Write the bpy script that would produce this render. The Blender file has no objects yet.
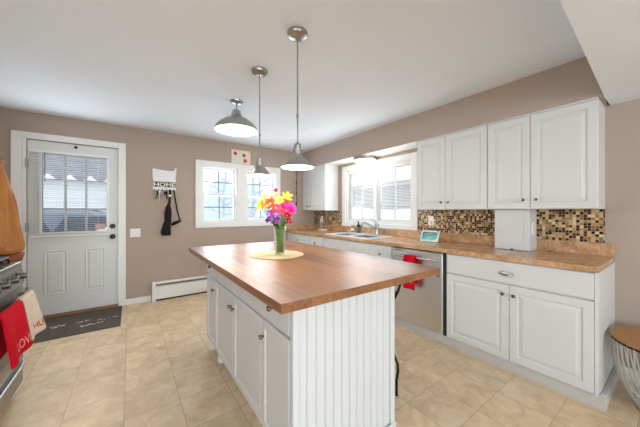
import bpy, bmesh, math, random
from mathutils import Vector, Matrix
random.seed(7)
C = bpy.context.scene.collection
S = bpy.context.scene
PI = math.pi

# ---------------------------------------------------------------- camera
F, HY, H, A = 264.08, 211.6, 1.2645, 0.623
cam_d = bpy.data.cameras.new('camera'); cam = bpy.data.objects.new('camera', cam_d); C.objects.link(cam)
cam_d.sensor_width = 36; cam_d.lens = F/640*36; cam_d.shift_y = -(213.5-HY)/640; cam_d.shift_x = 0.3/640
cam_d.clip_start = 0.05
cam.location = (0, 0, H); cam.rotation_euler = (PI/2, 0, -A)
S.camera = cam

# ---------------------------------------------------------------- world, daylight, fill lamps, exposure
w = bpy.data.worlds.new('overcast_sky'); S.world = w; w.use_nodes = True
wn = w.node_tree.nodes; bg = wn['Background']
tc = wn.new('ShaderNodeTexCoord'); sep = wn.new('ShaderNodeSeparateXYZ'); cr = wn.new('ShaderNodeValToRGB')
w.node_tree.links.new(tc.outputs['Generated'], sep.inputs[0]); w.node_tree.links.new(sep.outputs[2], cr.inputs[0])
cr.color_ramp.elements[0].position = 0.0; cr.color_ramp.elements[0].color = (.90, .94, .97, 1)
cr.color_ramp.elements[1].position = 0.7; cr.color_ramp.elements[1].color = (.82, .90, .98, 1)
w.node_tree.links.new(cr.outputs[0], bg.inputs[0]); bg.inputs[1].default_value = 1.05

def area(name, loc, rot, sx, sy, power, col=(1, 1, 1)):
    d = bpy.data.lights.new(name, 'AREA'); d.shape = 'RECTANGLE'; d.size = sx; d.size_y = sy; d.energy = power; d.color = col
    o = bpy.data.objects.new(name, d); C.objects.link(o); o.location = loc; o.rotation_euler = rot
    return o
# added fill lamps at made-up window openings of the unseen room behind
area('rear_fill', (-.1, -4.1, 1.35), (PI/2, 0, 0), 3.6, 1.7, 66, (.80, .91, 1))
area('side_fill', (-2.9, -1.9, 1.35), (0, -PI/2, 0), 1.5, 2.6, 26, (.80, .91, 1))
# back window daylight; sink and door lamps are fill added inside the blinds
area('daylight_back_window', (1.53, 4.62, 1.54), (PI/2, 0, PI), 1.3, .85, 17, (.80, .91, 1))
area('sink_blind_fill', (3.02, 2.8, 1.52), (0, PI/2, 0), .85, 1.3, 4.5, (.80, .91, 1))
area('door_blind_fill', (-.545, 4.38, 1.49), (PI/2, 0, PI), .55, .9, 7, (.80, .91, 1))
S.view_settings.view_transform = 'Standard'; S.view_settings.look = 'None'
S.view_settings.gamma = 1; S.view_settings.use_curve_mapping = False
S.view_settings.exposure = 0.93

# ---------------------------------------------------------------- materials
def srgb(r, g, b):
    f = lambda c: (c/255/12.92) if c/255 <= .04045 else ((c/255+.055)/1.055)**2.4
    return (f(r), f(g), f(b), 1)
def mat(name, col, rough=.5, metal=0., bump=0., bscale=40., var=0., vscale=5., spec=.5, coat=0., trans=0., emit=None, estr=0.):
    m = bpy.data.materials.new(name); m.use_nodes = True
    n = m.node_tree.nodes; l = m.node_tree.links; p = n['Principled BSDF']
    p.inputs['Base Color'].default_value = col; p.inputs['Roughness'].default_value = rough
    p.inputs['Metallic'].default_value = metal; p.inputs['Specular IOR Level'].default_value = spec
    p.inputs['Coat Weight'].default_value = coat; p.inputs['Transmission Weight'].default_value = trans
    if emit: p.inputs['Emission Color'].default_value = emit; p.inputs['Emission Strength'].default_value = estr
    tcn = n.new('ShaderNodeTexCoord')
    nz = n.new('ShaderNodeTexNoise'); nz.inputs['Scale'].default_value = vscale; nz.inputs['Detail'].default_value = 4
    l.new(tcn.outputs['Object'], nz.inputs['Vector'])
    v = max(var, .015)
    hsv = n.new('ShaderNodeHueSaturation'); hsv.inputs['Color'].default_value = col
    mr = n.new('ShaderNodeMapRange'); mr.inputs[3].default_value = 1-v; mr.inputs[4].default_value = 1+v
    l.new(nz.outputs[0], mr.inputs[0]); l.new(mr.outputs[0], hsv.inputs['Value']); l.new(hsv.outputs[0], p.inputs['Base Color'])
    if bump:
        nb = n.new('ShaderNodeTexNoise'); nb.inputs['Scale'].default_value = bscale; nb.inputs['Detail'].default_value = 3
        l.new(tcn.outputs['Object'], nb.inputs['Vector'])
        b = n.new('ShaderNodeBump'); b.inputs['Strength'].default_value = bump; b.inputs['Distance'].default_value = .01
        l.new(nb.outputs[0], b.inputs['Height']); l.new(b.outputs[0], p.inputs['Normal'])
    return m
def N(m, kind, **kw):
    nd = m.node_tree.nodes.new(kind)
    for k, v in kw.items(): setattr(nd, k, v)
    return nd
def math_node(m, op, a, b=None):
    nd = N(m, 'ShaderNodeMath', operation=op); L = m.node_tree.links
    for i, x in enumerate((a, b)):
        if x is None: continue
        if isinstance(x, (int, float)): nd.inputs[i].default_value = x
        else: L.new(x, nd.inputs[i])
    return nd.outputs[0]

M = {}
M['wall'] = mat('wall_paint_taupe', srgb(176, 159, 146), .75, bump=.05, bscale=200, var=.02)
M['ceiling'] = mat('ceiling_paint', srgb(229, 236, 244), .9, var=.01)
M['trim'] = mat('white_trim_paint', srgb(236, 236, 234), .4, var=.01)
M['white'] = mat('white_cabinet_paint', srgb(213, 213, 212), .38, var=.012, vscale=3)
M['white_side'] = M['white']
M['bead'] = mat('beadboard_paint', srgb(221, 222, 222), .4, var=.01)
M['kick'] = mat('toe_kick_paint', srgb(196, 193, 188), .5, var=.06, vscale=12)
M['door'] = mat('entry_door_paint', srgb(222, 225, 224), .42, var=.01)
M['nickel'] = mat('brushed_nickel', (.42, .41, .39, 1), .28, 1, var=.05)
M['knob_nickel'] = mat('dark_nickel', (.2, .2, .195, 1), .25, 1)
M['chrome'] = mat('polished_chrome', (.62, .62, .62, 1), .12, 1)
M['pewter'] = mat('pewter_shade', (.46, .45, .43, 1), .42, .9, var=.05)
M['shade_in'] = mat('shade_white_enamel', srgb(245, 243, 236), .4)
M['bulb'] = mat('lit_bulb', (1, 1, 1, 1), .5, emit=(1, .94, .84, 1), estr=5)
M['diffuser'] = mat('lit_diffuser', (1, 1, 1, 1), .5, emit=(1, .97, .92, 1), estr=1.6)
M['black_metal'] = mat('black_metal', (.012, .012, .013, 1), .4, .6)
M['bronze'] = mat('dark_bronze', (.03, .024, .02, 1), .35, .8)
M['black_plastic'] = mat('black_plastic', (.015, .015, .016, 1), .4)
M['dark'] = mat('dark_gap', (.02, .018, .016, 1), .8)
M['plastic'] = mat('white_plastic', srgb(238, 236, 230), .35)
M['red'] = mat('red_terry', srgb(200, 10, 34), .95, bump=.5, bscale=350, var=.1, vscale=20, spec=.15)
M['cream'] = mat('cream_terry', srgb(226, 208, 188), .95, bump=.5, bscale=350, var=.06, vscale=20, spec=.15)
M['thread_red'] = mat('red_thread', srgb(190, 60, 60), .9)
M['thread_white'] = mat('pale_thread', srgb(230, 150, 150), .9)
M['leather'] = mat('tan_suede', srgb(166, 110, 58), .85, bump=.6, bscale=30, var=.25, vscale=6, spec=.25)
M['leather_dark'] = mat('brown_rib_knit', srgb(128, 66, 34), .9, bump=.5, bscale=120, var=.2, vscale=12)
M['bag'] = mat('black_nylon', (.009, .008, .008, 1), .7, spec=.25, bump=.3, bscale=60, var=.3)
M['key'] = mat('key_brass', (.28, .22, .14, 1), .4, .8, var=.3, vscale=60)
M['paper'] = mat('mail_paper', srgb(235, 235, 235), .8, bump=.4, bscale=25, var=.08, vscale=15)
M['orange_pl'] = mat('orange_plastic', srgb(205, 70, 20), .5)
M['mat_black'] = mat('rubber_mat', srgb(92, 80, 72), .9, bump=.8, bscale=90, var=.25, vscale=9)
M['wood_thresh'] = mat('threshold_wood', srgb(150, 110, 78), .5, var=.15, vscale=20)
M['table_wood'] = mat('table_wood', srgb(172, 122, 74), .45, var=.14, vscale=9)
M['wire'] = mat('pale_wire', srgb(196, 192, 184), .4, .4)
M['soap_dark'] = mat('dark_soap_bottle', (.03, .035, .03, 1), .2)
M['soap_amber'] = mat('amber_soap_bottle', srgb(176, 120, 84), .2)
M['sink'] = mat('sink_enamel', srgb(226, 228, 230), .18)
M['sink_in'] = mat('sink_steel', (.5, .53, .58, 1), .25, .7)
M['straw'] = mat('woven_placemat', srgb(226, 200, 158), .8, bump=.8, bscale=120, var=.08, vscale=40)
M['canvas'] = mat('picture_canvas', srgb(226, 222, 206), .8, var=.05, vscale=14)
M['pic_red'] = mat('picture_red', srgb(214, 70, 76), .7, var=.25, vscale=90)
M['pic_green'] = mat('picture_green', srgb(120, 150, 90), .7)
M['pic_yellow'] = mat('picture_yellow', srgb(226, 214, 90), .7)
M['steel_dark'] = mat('range_glass', (.012, .012, .013, 1), .12)
M['slat'] = mat('blind_slat', srgb(240, 240, 238), .5)
M['snow'] = mat('snow', srgb(240, 243, 246), .8, bump=.5, bscale=3, var=.04, vscale=1.5)
M['bark'] = mat('bark', srgb(196, 203, 208), .9, bump=.6, bscale=20, var=.25, vscale=12)
M['car'] = mat('car_paint', srgb(120, 132, 148), .3, .3)
M['tire'] = mat('tire_rubber', (.02, .02, .02, 1), .8)
M['car_glass'] = mat('car_glass', srgb(70, 80, 92), .1)
M['sticker'] = mat('faded_sticker', srgb(206, 190, 176), .7, var=.25, vscale=60)
M['stem'] = mat('flower_stem', srgb(120, 158, 72), .6, var=.2, vscale=30)
M['leaf'] = mat('flower_leaf', srgb(70, 118, 44), .55, var=.3, vscale=30)
M['gold'] = mat('gold_item', srgb(190, 140, 40), .4, .5, var=.3, vscale=30)

def siding(name, col, gap, strength=.28):
    m = mat(name, col, .6); n = m.node_tree.nodes; L = m.node_tree.links; p = n['Principled BSDF']
    tcn = N(m, 'ShaderNodeTexCoord'); sx = N(m, 'ShaderNodeSeparateXYZ'); L.new(tcn.outputs['Object'], sx.inputs[0])
    f = math_node(m, 'FRACT', math_node(m, 'DIVIDE', sx.outputs[2], gap))
    g = math_node(m, 'LESS_THAN', f, .16)
    mix = N(m, 'ShaderNodeMix', data_type='RGBA'); mix.inputs[6].default_value = col
    mix.inputs[7].default_value = tuple(c*(1-strength) for c in col[:3])+(1,)
    L.new(g, mix.inputs[0]); L.new(mix.outputs[2], p.inputs['Base Color'])
    return m
M['siding_white'] = siding('white_clapboard', srgb(240, 242, 244), .12, .16)
M['siding_grey'] = siding('grey_clapboard', srgb(178, 180, 180), .13, .3)
M['shingle'] = siding('dark_shingle', srgb(128, 130, 138), .1, .4)

def glass_mat():
    m = bpy.data.materials.new('window_glass'); m.use_nodes = True; n = m.node_tree.nodes; L = m.node_tree.links
    for x in list(n): n.remove(x)
    o = n.new('ShaderNodeOutputMaterial'); t = n.new('ShaderNodeBsdfTransparent'); g = n.new('ShaderNodeBsdfGlossy')
    t.inputs[0].default_value = (.97, .98, .98, 1); g.inputs[1].default_value = .02
    fr = n.new('ShaderNodeLayerWeight'); fr.inputs[0].default_value = .25
    ml = n.new('ShaderNodeMath'); ml.operation = 'MULTIPLY'; L.new(fr.outputs['Facing'], ml.inputs[0]); ml.inputs[1].default_value = .4
    mx = n.new('ShaderNodeMixShader'); L.new(ml.outputs[0], mx.inputs[0]); L.new(t.outputs[0], mx.inputs[1]); L.new(g.outputs[0], mx.inputs[2]); L.new(mx.outputs[0], o.inputs[0])
    return m
M['glass'] = glass_mat()
def water_mat():
    m = glass_mat(); m.name = 'vase_water'; m.node_tree.nodes['Transparent BSDF'].inputs[0].default_value = (.93, .96, .9, 1); return m
M['water'] = water_mat()

def floor_mat():
    m = bpy.data.materials.new('floor_tile'); m.use_nodes = True; n = m.node_tree.nodes; L = m.node_tree.links; p = n['Principled BSDF']
    tcn = N(m, 'ShaderNodeTexCoord'); sx = N(m, 'ShaderNodeSeparateXYZ'); L.new(tcn.outputs['Object'], sx.inputs[0])
    T = .3035
    u = math_node(m, 'DIVIDE', math_node(m, 'ADD', sx.outputs[0], 100*T-1.79), T); v = math_node(m, 'DIVIDE', math_node(m, 'ADD', sx.outputs[1], 100*T-1.08), T)
    fu, fv = math_node(m, 'FRACT', u), math_node(m, 'FRACT', v)
    cb = N(m, 'ShaderNodeCombineXYZ'); L.new(math_node(m, 'FLOOR', u), cb.inputs[0]); L.new(math_node(m, 'FLOOR', v), cb.inputs[1])
    wn_ = N(m, 'ShaderNodeTexWhiteNoise', noise_dimensions='3D'); L.new(cb.outputs[0], wn_.inputs[0])
    off = N(m, 'ShaderNodeVectorMath', operation='MULTIPLY_ADD'); L.new(wn_.outputs[1], off.inputs[0]); off.inputs[1].default_value = (9, 9, 9); L.new(tcn.outputs['Object'], off.inputs[2])
    nz = N(m, 'ShaderNodeTexNoise'); nz.inputs['Scale'].default_value = 6.5; nz.inputs['Detail'].default_value = 12; nz.inputs['Roughness'].default_value = .7; nz.inputs['Distortion'].default_value = .8
    L.new(off.outputs[0], nz.inputs['Vector'])
    ramp = N(m, 'ShaderNodeValToRGB'); L.new(nz.outputs[0], ramp.inputs[0])
    e = ramp.color_ramp.elements; e[0].position = .3; e[0].color = srgb(200, 172, 138); e[1].position = .7; e[1].color = srgb(240, 218, 186)
    x = e.new(.5); x.color = srgb(224, 198, 162)
    hs = N(m, 'ShaderNodeHueSaturation'); L.new(ramp.outputs[0], hs.inputs['Color'])
    mr = N(m, 'ShaderNodeMapRange'); mr.inputs[3].default_value = .93; mr.inputs[4].default_value = 1.05; L.new(wn_.outputs[0], mr.inputs[0]); L.new(mr.outputs[0], hs.inputs['Value'])
    g = .0075
    gx = math_node(m, 'LESS_THAN', fu, g*1.4); gy = math_node(m, 'LESS_THAN', fv, g*1.4)
    gm = math_node(m, 'MAXIMUM', gx, gy)
    mix = N(m, 'ShaderNodeMix', data_type='RGBA'); L.new(gm, mix.inputs[0]); L.new(hs.outputs[0], mix.inputs[6]); mix.inputs[7].default_value = srgb(176, 154, 126)
    L.new(mix.outputs[2], p.inputs['Base Color'])
    rr = N(m, 'ShaderNodeMapRange'); L.new(nz.outputs[0], rr.inputs[0]); rr.inputs[3].default_value = .42; rr.inputs[4].default_value = .62
    p.inputs['Specular IOR Level'].default_value = .4
    L.new(rr.outputs[0], p.inputs['Roughness'])
    b = N(m, 'ShaderNodeBump'); b.inputs['Strength'].default_value = .3; b.inputs['Distance'].default_value = .004
    L.new(math_node(m, 'SUBTRACT', nz.outputs[0], gm), b.inputs['Height']); L.new(b.outputs[0], p.inputs['Normal'])
    return m
M['floor'] = floor_mat()

def mosaic_mat():
    m = bpy.data.materials.new('mosaic_tile'); m.use_nodes = True; n = m.node_tree.nodes; L = m.node_tree.links; p = n['Principled BSDF']
    tcn = N(m, 'ShaderNodeTexCoord'); sx = N(m, 'ShaderNodeSeparateXYZ'); L.new(tcn.outputs['Object'], sx.inputs[0])
    T = .0224
    u = math_node(m, 'DIVIDE', math_node(m, 'ADD', sx.outputs[1], 40), T); v = math_node(m, 'DIVIDE', math_node(m, 'ADD', sx.outputs[2], 40), T)
    cb = N(m, 'ShaderNodeCombineXYZ'); L.new(math_node(m, 'FLOOR', u), cb.inputs[0]); L.new(math_node(m, 'FLOOR', v), cb.inputs[1])
    wn_ = N(m, 'ShaderNodeTexWhiteNoise', noise_dimensions='2D'); L.new(cb.outputs[0], wn_.inputs[0])
    ramp = N(m, 'ShaderNodeValToRGB'); ramp.color_ramp.interpolation = 'CONSTANT'; L.new(wn_.outputs[0], ramp.inputs[0])
    cols = [(0, (34, 24, 20)), (.22, (66, 40, 30)), (.34, (156, 122, 82)), (.5, (202, 174, 128)), (.66, (182, 148, 104)), (.8, (140, 96, 74)), (.87, (224, 204, 166)), (.96, (96, 36, 36))]
    e = ramp.color_ramp.elements; e[0].position = 0; e[0].color = srgb(*cols[0][1]); e[1].position = cols[1][0]; e[1].color = srgb(*cols[1][1])
    for pos, c in cols[2:]: x = e.new(pos); x.color = srgb(*c)
    gm = math_node(m, 'MAXIMUM', math_node(m, 'LESS_THAN', math_node(m, 'FRACT', u), .11), math_node(m, 'LESS_THAN', math_node(m, 'FRACT', v), .11))
    mix = N(m, 'ShaderNodeMix', data_type='RGBA'); L.new(gm, mix.inputs[0]); L.new(ramp.outputs[0], mix.inputs[6]); mix.inputs[7].default_value = srgb(176, 156, 122)
    L.new(mix.outputs[2], p.inputs['Base Color']); L.new(math_node(m, 'ADD', math_node(m, 'MULTIPLY', gm, .5), .22), p.inputs['Roughness'])
    b = N(m, 'ShaderNodeBump', invert=True); b.inputs['Strength'].default_value = .4; b.inputs['Distance'].default_value = .002; L.new(gm, b.inputs['Height']); L.new(b.outputs[0], p.inputs['Normal'])
    return m
M['mosaic'] = mosaic_mat()

def butcher_mat():
    m = bpy.data.materials.new('butcher_block'); m.use_nodes = True; n = m.node_tree.nodes; L = m.node_tree.links; p = n['Principled BSDF']
    tcn = N(m, 'ShaderNodeTexCoord'); sx = N(m, 'ShaderNodeSeparateXYZ'); L.new(tcn.outputs['Object'], sx.inputs[0])
    u = math_node(m, 'DIVIDE', math_node(m, 'ADD', sx.outputs[0], 10), .085); fu = math_node(m, 'FLOOR', u)
    wa = N(m, 'ShaderNodeTexWhiteNoise', noise_dimensions='1D'); L.new(fu, wa.inputs[1])
    vv = math_node(m, 'FLOOR', math_node(m, 'DIVIDE', math_node(m, 'ADD', math_node(m, 'ADD', sx.outputs[1], 10), math_node(m, 'MULTIPLY', wa.outputs[0], 1.2)), .95))
    cb = N(m, 'ShaderNodeCombineXYZ'); L.new(fu, cb.inputs[0]); L.new(vv, cb.inputs[1])
    wn_ = N(m, 'ShaderNodeTexWhiteNoise', noise_dimensions='2D'); L.new(cb.outputs[0], wn_.inputs[0])
    sc = N(m, 'ShaderNodeVectorMath', operation='MULTIPLY'); L.new(tcn.outputs['Object'], sc.inputs[0]); sc.inputs[1].default_value = (34, 2.2, 34)
    of = N(m, 'ShaderNodeVectorMath', operation='MULTIPLY_ADD'); L.new(wn_.outputs[1], of.inputs[0]); of.inputs[1].default_value = (30, 30, 30); L.new(sc.outputs[0], of.inputs[2])
    nz = N(m, 'ShaderNodeTexNoise'); nz.inputs['Scale'].default_value = 1; nz.inputs['Detail'].default_value = 6; nz.inputs['Distortion'].default_value = .6; L.new(of.outputs[0], nz.inputs['Vector'])
    n2 = N(m, 'ShaderNodeTexNoise'); n2.inputs['Scale'].default_value = 3.2; n2.inputs['Detail'].default_value = 3; L.new(tcn.outputs['Object'], n2.inputs['Vector'])
    mixv = math_node(m, 'ADD', math_node(m, 'ADD', math_node(m, 'MULTIPLY', nz.outputs[0], .45), math_node(m, 'MULTIPLY', wn_.outputs[0], .22)), math_node(m, 'MULTIPLY', n2.outputs[0], .35))
    ramp = N(m, 'ShaderNodeValToRGB'); L.new(mixv, ramp.inputs[0]); e = ramp.color_ramp.elements
    e[0].position = .28; e[0].color = srgb(104, 66, 40); e[1].position = .78; e[1].color = srgb(184, 134, 92); x = e.new(.52); x.color = srgb(150, 102, 64)
    L.new(ramp.outputs[0], p.inputs['Base Color']); p.inputs['Roughness'].default_value = .3
    rr = N(m, 'ShaderNodeMapRange'); L.new(n2.outputs[0], rr.inputs[0]); rr.inputs[3].default_value = .3; rr.inputs[4].default_value = .5; L.new(rr.outputs[0], p.inputs['Roughness'])
    b = N(m, 'ShaderNodeBump'); b.inputs['Strength'].default_value = .12; b.inputs['Distance'].default_value = .003; L.new(n2.outputs[0], b.inputs['Height']); L.new(b.outputs[0], p.inputs['Normal'])
    p.inputs['Coat Weight'].default_value = .12; p.inputs['Coat Roughness'].default_value = .3; p.inputs['Specular IOR Level'].default_value = .4
    return m
M['butcher'] = butcher_mat()

def laminate_mat():
    m = bpy.data.materials.new('stone_laminate'); m.use_nodes = True; n = m.node_tree.nodes; L = m.node_tree.links; p = n['Principled BSDF']
    tcn = N(m, 'ShaderNodeTexCoord')
    nz = N(m, 'ShaderNodeTexNoise'); nz.inputs['Scale'].default_value = 38; nz.inputs['Detail'].default_value = 8; nz.inputs['Roughness'].default_value = .7; L.new(tcn.outputs['Object'], nz.inputs['Vector'])
    n2 = N(m, 'ShaderNodeTexNoise'); n2.inputs['Scale'].default_value = 5; n2.inputs['Detail'].default_value = 4; n2.inputs['Distortion'].default_value = 1; L.new(tcn.outputs['Object'], n2.inputs['Vector'])
    a = math_node(m, 'ADD', math_node(m, 'MULTIPLY', nz.outputs[0], .6), math_node(m, 'MULTIPLY', n2.outputs[0], .4))
    ramp = N(m, 'ShaderNodeValToRGB'); L.new(a, ramp.inputs[0]); e = ramp.color_ramp.elements
    e[0].position = .36; e[0].color = srgb(146, 106, 74); e[1].position = .66; e[1].color = srgb(222, 186, 148); x = e.new(.5); x.color = srgb(192, 150, 110)
    L.new(ramp.outputs[0], p.inputs['Base Color']); p.inputs['Roughness'].default_value = .2
    return m
M['laminate'] = laminate_mat()

def steel_mat():
    m = mat('brushed_steel', (.72, .72, .71, 1), .3, 1.); n = m.node_tree.nodes; L = m.node_tree.links; p = n['Principled BSDF']
    tcn = N(m, 'ShaderNodeTexCoord'); sc = N(m, 'ShaderNodeVectorMath', operation='MULTIPLY'); L.new(tcn.outputs['Object'], sc.inputs[0]); sc.inputs[1].default_value = (9, 9, .7)
    nz = N(m, 'ShaderNodeTexNoise'); nz.inputs['Scale'].default_value = 1; L.new(sc.outputs[0], nz.inputs['Vector'])
    mr = N(m, 'ShaderNodeMapRange'); mr.inputs[3].default_value = .24; mr.inputs[4].default_value = .42; L.new(nz.outputs[0], mr.inputs[0]); L.new(mr.outputs[0], p.inputs['Roughness'])
    return m
M['steel'] = steel_mat()

def screen_mat():
    m = bpy.data.materials.new('display_screen'); m.use_nodes = True; n = m.node_tree.nodes; L = m.node_tree.links; p = n['Principled BSDF']
    tcn = N(m, 'ShaderNodeTexCoord'); nz = N(m, 'ShaderNodeTexNoise'); nz.inputs['Scale'].default_value = 14; nz.inputs['Detail'].default_value = 3; nz.inputs['Distortion'].default_value = 1
    L.new(tcn.outputs['Object'], nz.inputs['Vector']); sx = N(m, 'ShaderNodeSeparateXYZ'); L.new(tcn.outputs['Object'], sx.inputs[0])
    a = math_node(m, 'ADD', math_node(m, 'MULTIPLY', nz.outputs[0], .9), math_node(m, 'MULTIPLY', sx.outputs[2], 4.))
    ramp = N(m, 'ShaderNodeValToRGB'); L.new(a, ramp.inputs[0]); e = ramp.color_ramp.elements
    e[0].position = .35; e[0].color = srgb(226, 214, 150); e[1].position = .95; e[1].color = srgb(44, 110, 140); x = e.new(.6); x.color = srgb(60, 170, 160)
    L.new(ramp.outputs[0], p.inputs['Emission Color']); p.inputs['Emission Strength'].default_value = .6; p.inputs['Base Color'].default_value = (.02, .02, .02, 1); p.inputs['Roughness'].default_value = .15
    return m
M['screen'] = screen_mat()

# ---------------------------------------------------------------- mesh helpers
class MB:
    def __init__(s): s.b = bmesh.new()
    def face(s, pts):
        vs = [s.b.verts.new(p) for p in pts]
        s.b.faces.new(vs)
    def box(s, x0, x1, y0, y1, z0, z1):
        v = [s.b.verts.new((x, y, z)) for x in (x0, x1) for y in (y0, y1) for z in (z0, z1)]
        for f in ((0, 1, 3, 2), (4, 6, 7, 5), (0, 4, 5, 1), (2, 3, 7, 6), (0, 2, 6, 4), (1, 5, 7, 3)): s.b.faces.new([v[i] for i in f])
        return s
    def lathe(s, prof, org=(0, 0, 0), axis=(0, 0, 1), seg=24, closed=False, cap=True):
        q = Vector((0, 0, 1)).rotation_difference(Vector(axis).normalized()); org = Vector(org); rings = []
        for r, h in prof:
            if r < 1e-6: rings.append([s.b.verts.new(org+q@Vector((0, 0, h)))])
            else: rings.append([s.b.verts.new(org+q@Vector((r*math.cos(2*PI*k/seg), r*math.sin(2*PI*k/seg), h))) for k in range(seg)])
        prs = list(zip(rings, rings[1:]))
        if closed: prs.append((rings[-1], rings[0]))
        for a, b in prs:
            for k in range(seg):
                k2 = (k+1) % seg
                f = [a[k % len(a)], a[k2 % len(a)], b[k2 % len(b)], b[k % len(b)]]
                g = []
                for x in f:
                    if x not in g: g.append(x)
                if len(g) > 2: s.b.faces.new(g)
        if not closed and cap:
            for rr in (rings[0], rings[-1]):
                if len(rr) > 2: s.b.faces.new(rr)
        return s
    def loft(s, rings, cap=True):
        R = [[s.b.verts.new(p) for p in r] for r in rings]
        for a, b in zip(R, R[1:]):
            n = len(a)
            for k in range(n): s.b.faces.new([a[k], a[(k+1) % n], b[(k+1) % n], b[k]])
        if cap: s.b.faces.new(R[0]); s.b.faces.new(R[-1])
        return s
    def tube(s, pts, r, seg=8, closed=False):
        pts = [Vector(p) for p in pts]; n = len(pts); rings = []
        rr = r if isinstance(r, (list, tuple)) else [r]*n
        up = None
        for i, p in enumerate(pts):
            t = (pts[(i+1) % n]-pts[i-1]) if closed else (pts[min(i+1, n-1)]-pts[max(i-1, 0)])
            t.normalize()
            if up is None: up = t.orthogonal().normalized()
            up = (up-t*up.dot(t)).normalized(); sd = t.cross(up)
            rings.append([p+(up*math.cos(2*PI*k/seg)+sd*math.sin(2*PI*k/seg))*rr[i] for k in range(seg)])
        if closed: rings.append(rings[0]); s.loft(rings, False)
        else: s.loft(rings)
        return s
    def grid(s, fn, nu, nv):
        V = [[s.b.verts.new(fn(i/nu, j/nv)) for j in range(nv+1)] for i in range(nu+1)]
        for i in range(nu):
            for j in range(nv): s.b.faces.new([V[i][j], V[i+1][j], V[i+1][j+1], V[i][j+1]])
        return s
    def prism(s, poly, fn, d0, d1):
        s.loft([[fn(u, v, d0) for u, v in poly], [fn(u, v, d1) for u, v in poly]])
        return s
    def rings(s, mp, u0, u1, v0, v1, rg):
        R = [[mp(u0+i, v0+i, d), mp(u1-i, v0+i, d), mp(u1-i, v1-i, d), mp(u0+i, v1-i, d)] for i, d in rg]
        return s.loft(R)

BASE = {}
def base_of(o):
    while o is not None and o.name not in BASE: o = o.parent
    return BASE[o.name] if o is not None else Vector((0, 0, 0))
def tag(o, label, cat, group=None, kind=None):
    if label: o['label'] = label
    if cat: o['category'] = cat
    if group: o['group'] = group
    if kind: o['kind'] = kind
    return o
def thing(name, loc, label=None, cat=None, group=None, kind=None):
    o = bpy.data.objects.new(name, None); o.empty_display_size = .05; C.objects.link(o); o.location = loc; BASE[o.name] = Vector(loc)
    return tag(o, label, cat, group, kind)
def build(name, mb, m, parent=None, smooth=False, bevel=0., sub=0, solid=0., weld=False, label=None, origin=None):
    b = mb.b
    if weld: bmesh.ops.remove_doubles(b, verts=b.verts, dist=1e-5)
    bmesh.ops.recalc_face_normals(b, faces=b.faces)
    off = base_of(parent) if parent is not None else (Vector(origin) if origin else Vector((0, 0, 0)))
    bmesh.ops.translate(b, verts=b.verts, vec=-off)
    me = bpy.data.meshes.new(name); b.to_mesh(me); b.free()
    if isinstance(m, (list, tuple)):
        for x in m: me.materials.append(x)
    else: me.materials.append(m)
    o = bpy.data.objects.new(name, me); C.objects.link(o)
    if parent is not None: o.parent = parent
    else: o.location = off; BASE[o.name] = off.copy()
    if smooth:
        for p in me.polygons: p.use_smooth = True
    if solid: md = o.modifiers.new('solid', 'SOLIDIFY'); md.thickness = solid; md.offset = 0
    if bevel: md = o.modifiers.new('bevel', 'BEVEL'); md.width = bevel; md.segments = 2; md.limit_method = 'ANGLE'; md.angle_limit = math.radians(40)
    if sub: md = o.modifiers.new('sub', 'SUBSURF'); md.levels = sub; md.render_levels = sub
    if label: o['label'] = label
    return o
def auto_smooth(o, deg=35):
    me = o.data
    for p in me.polygons: p.use_smooth = True
    md = o.modifiers.new('edge', 'EDGE_SPLIT'); md.split_angle = math.radians(deg)
    return o
def B(*a): return MB().box(*a)
def struct(name, mb, m, parent=None, **k):
    o = build(name, mb, m, parent, **k)
    if parent is None: o['kind'] = 'structure'
    return o
def onx(X): return lambda u, v, w: (X-w, u, v)       # faces -X ; u=Y v=Z
def ony(Y): return lambda u, v, w: (u, Y-w, v)       # faces -Y ; u=X v=Z
def text_verts(txt, size, extrude=0.0):
    cu = bpy.data.curves.new('t', 'FONT'); cu.body = txt; cu.size = size; cu.extrude = extrude; cu.offset = size*.012
    o = bpy.data.objects.new('t', cu); C.objects.link(o)
    bpy.context.view_layer.update()
    me = bpy.data.meshes.new_from_object(o.evaluated_get(bpy.context.evaluated_depsgraph_get()))
    bpy.data.objects.remove(o)
    return me
def text_mb(txt, size, fn, extrude=0.0, width=None):
    me = text_verts(txt, size, extrude); mb = MB(); mb.b.from_mesh(me)
    xs = [v.co.x for v in mb.b.verts]; x0, x1 = min(xs), max(xs); k = (width/(x1-x0)) if width else 1
    for v in mb.b.verts: v.co = Vector(fn((v.co.x-x0)*k, v.co.y, v.co.z))
    return mb

# ---------------------------------------------------------------- room shell
YB, XW, ZC, ZL, YE = 4.427, 3.052, 2.416, 2.0975, .34
struct('floor', B(-3.1, 3.2, -4.3, 4.55, -.1, 0), M['floor'])
def wall_x(mb, x0, x1, y0, y1, z0, z1, holes):   # wall in XZ with openings (a,b,c,d)
    xs = sorted({x0, x1, *[h[0] for h in holes], *[h[1] for h in holes]}); zs = sorted({z0, z1, *[h[2] for h in holes], *[h[3] for h in holes]})
    for a, b in zip(xs, xs[1:]):
        run = None
        for c, d in zip(zs, zs[1:]):
            if any(h[0] <= a+1e-6 and b <= h[1]+1e-6 and h[2] <= c+1e-6 and d <= h[3]+1e-6 for h in holes): continue
            mb.box(a, b, y0, y1, c, d)
    return mb
struct('wall_back', wall_x(MB(), -1.4, 3.2, YB, YB+.14, 0, ZC+.1, [(-.965, -.126, 0, 2.103), (.9, 1.47, 1.09, 1.99), (1.62, 2.19, 1.09, 1.99)]), M['wall'])
mb = wall_x(MB(), -4.3, YB, XW, XW+.14, 0, ZC+.1, [(2.14, 3.46, 1.08, 1.965)])
for v in mb.b.verts: v.co = Vector((v.co.y, v.co.x, v.co.z))
struct('wall_right', mb, M['wall'])
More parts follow.
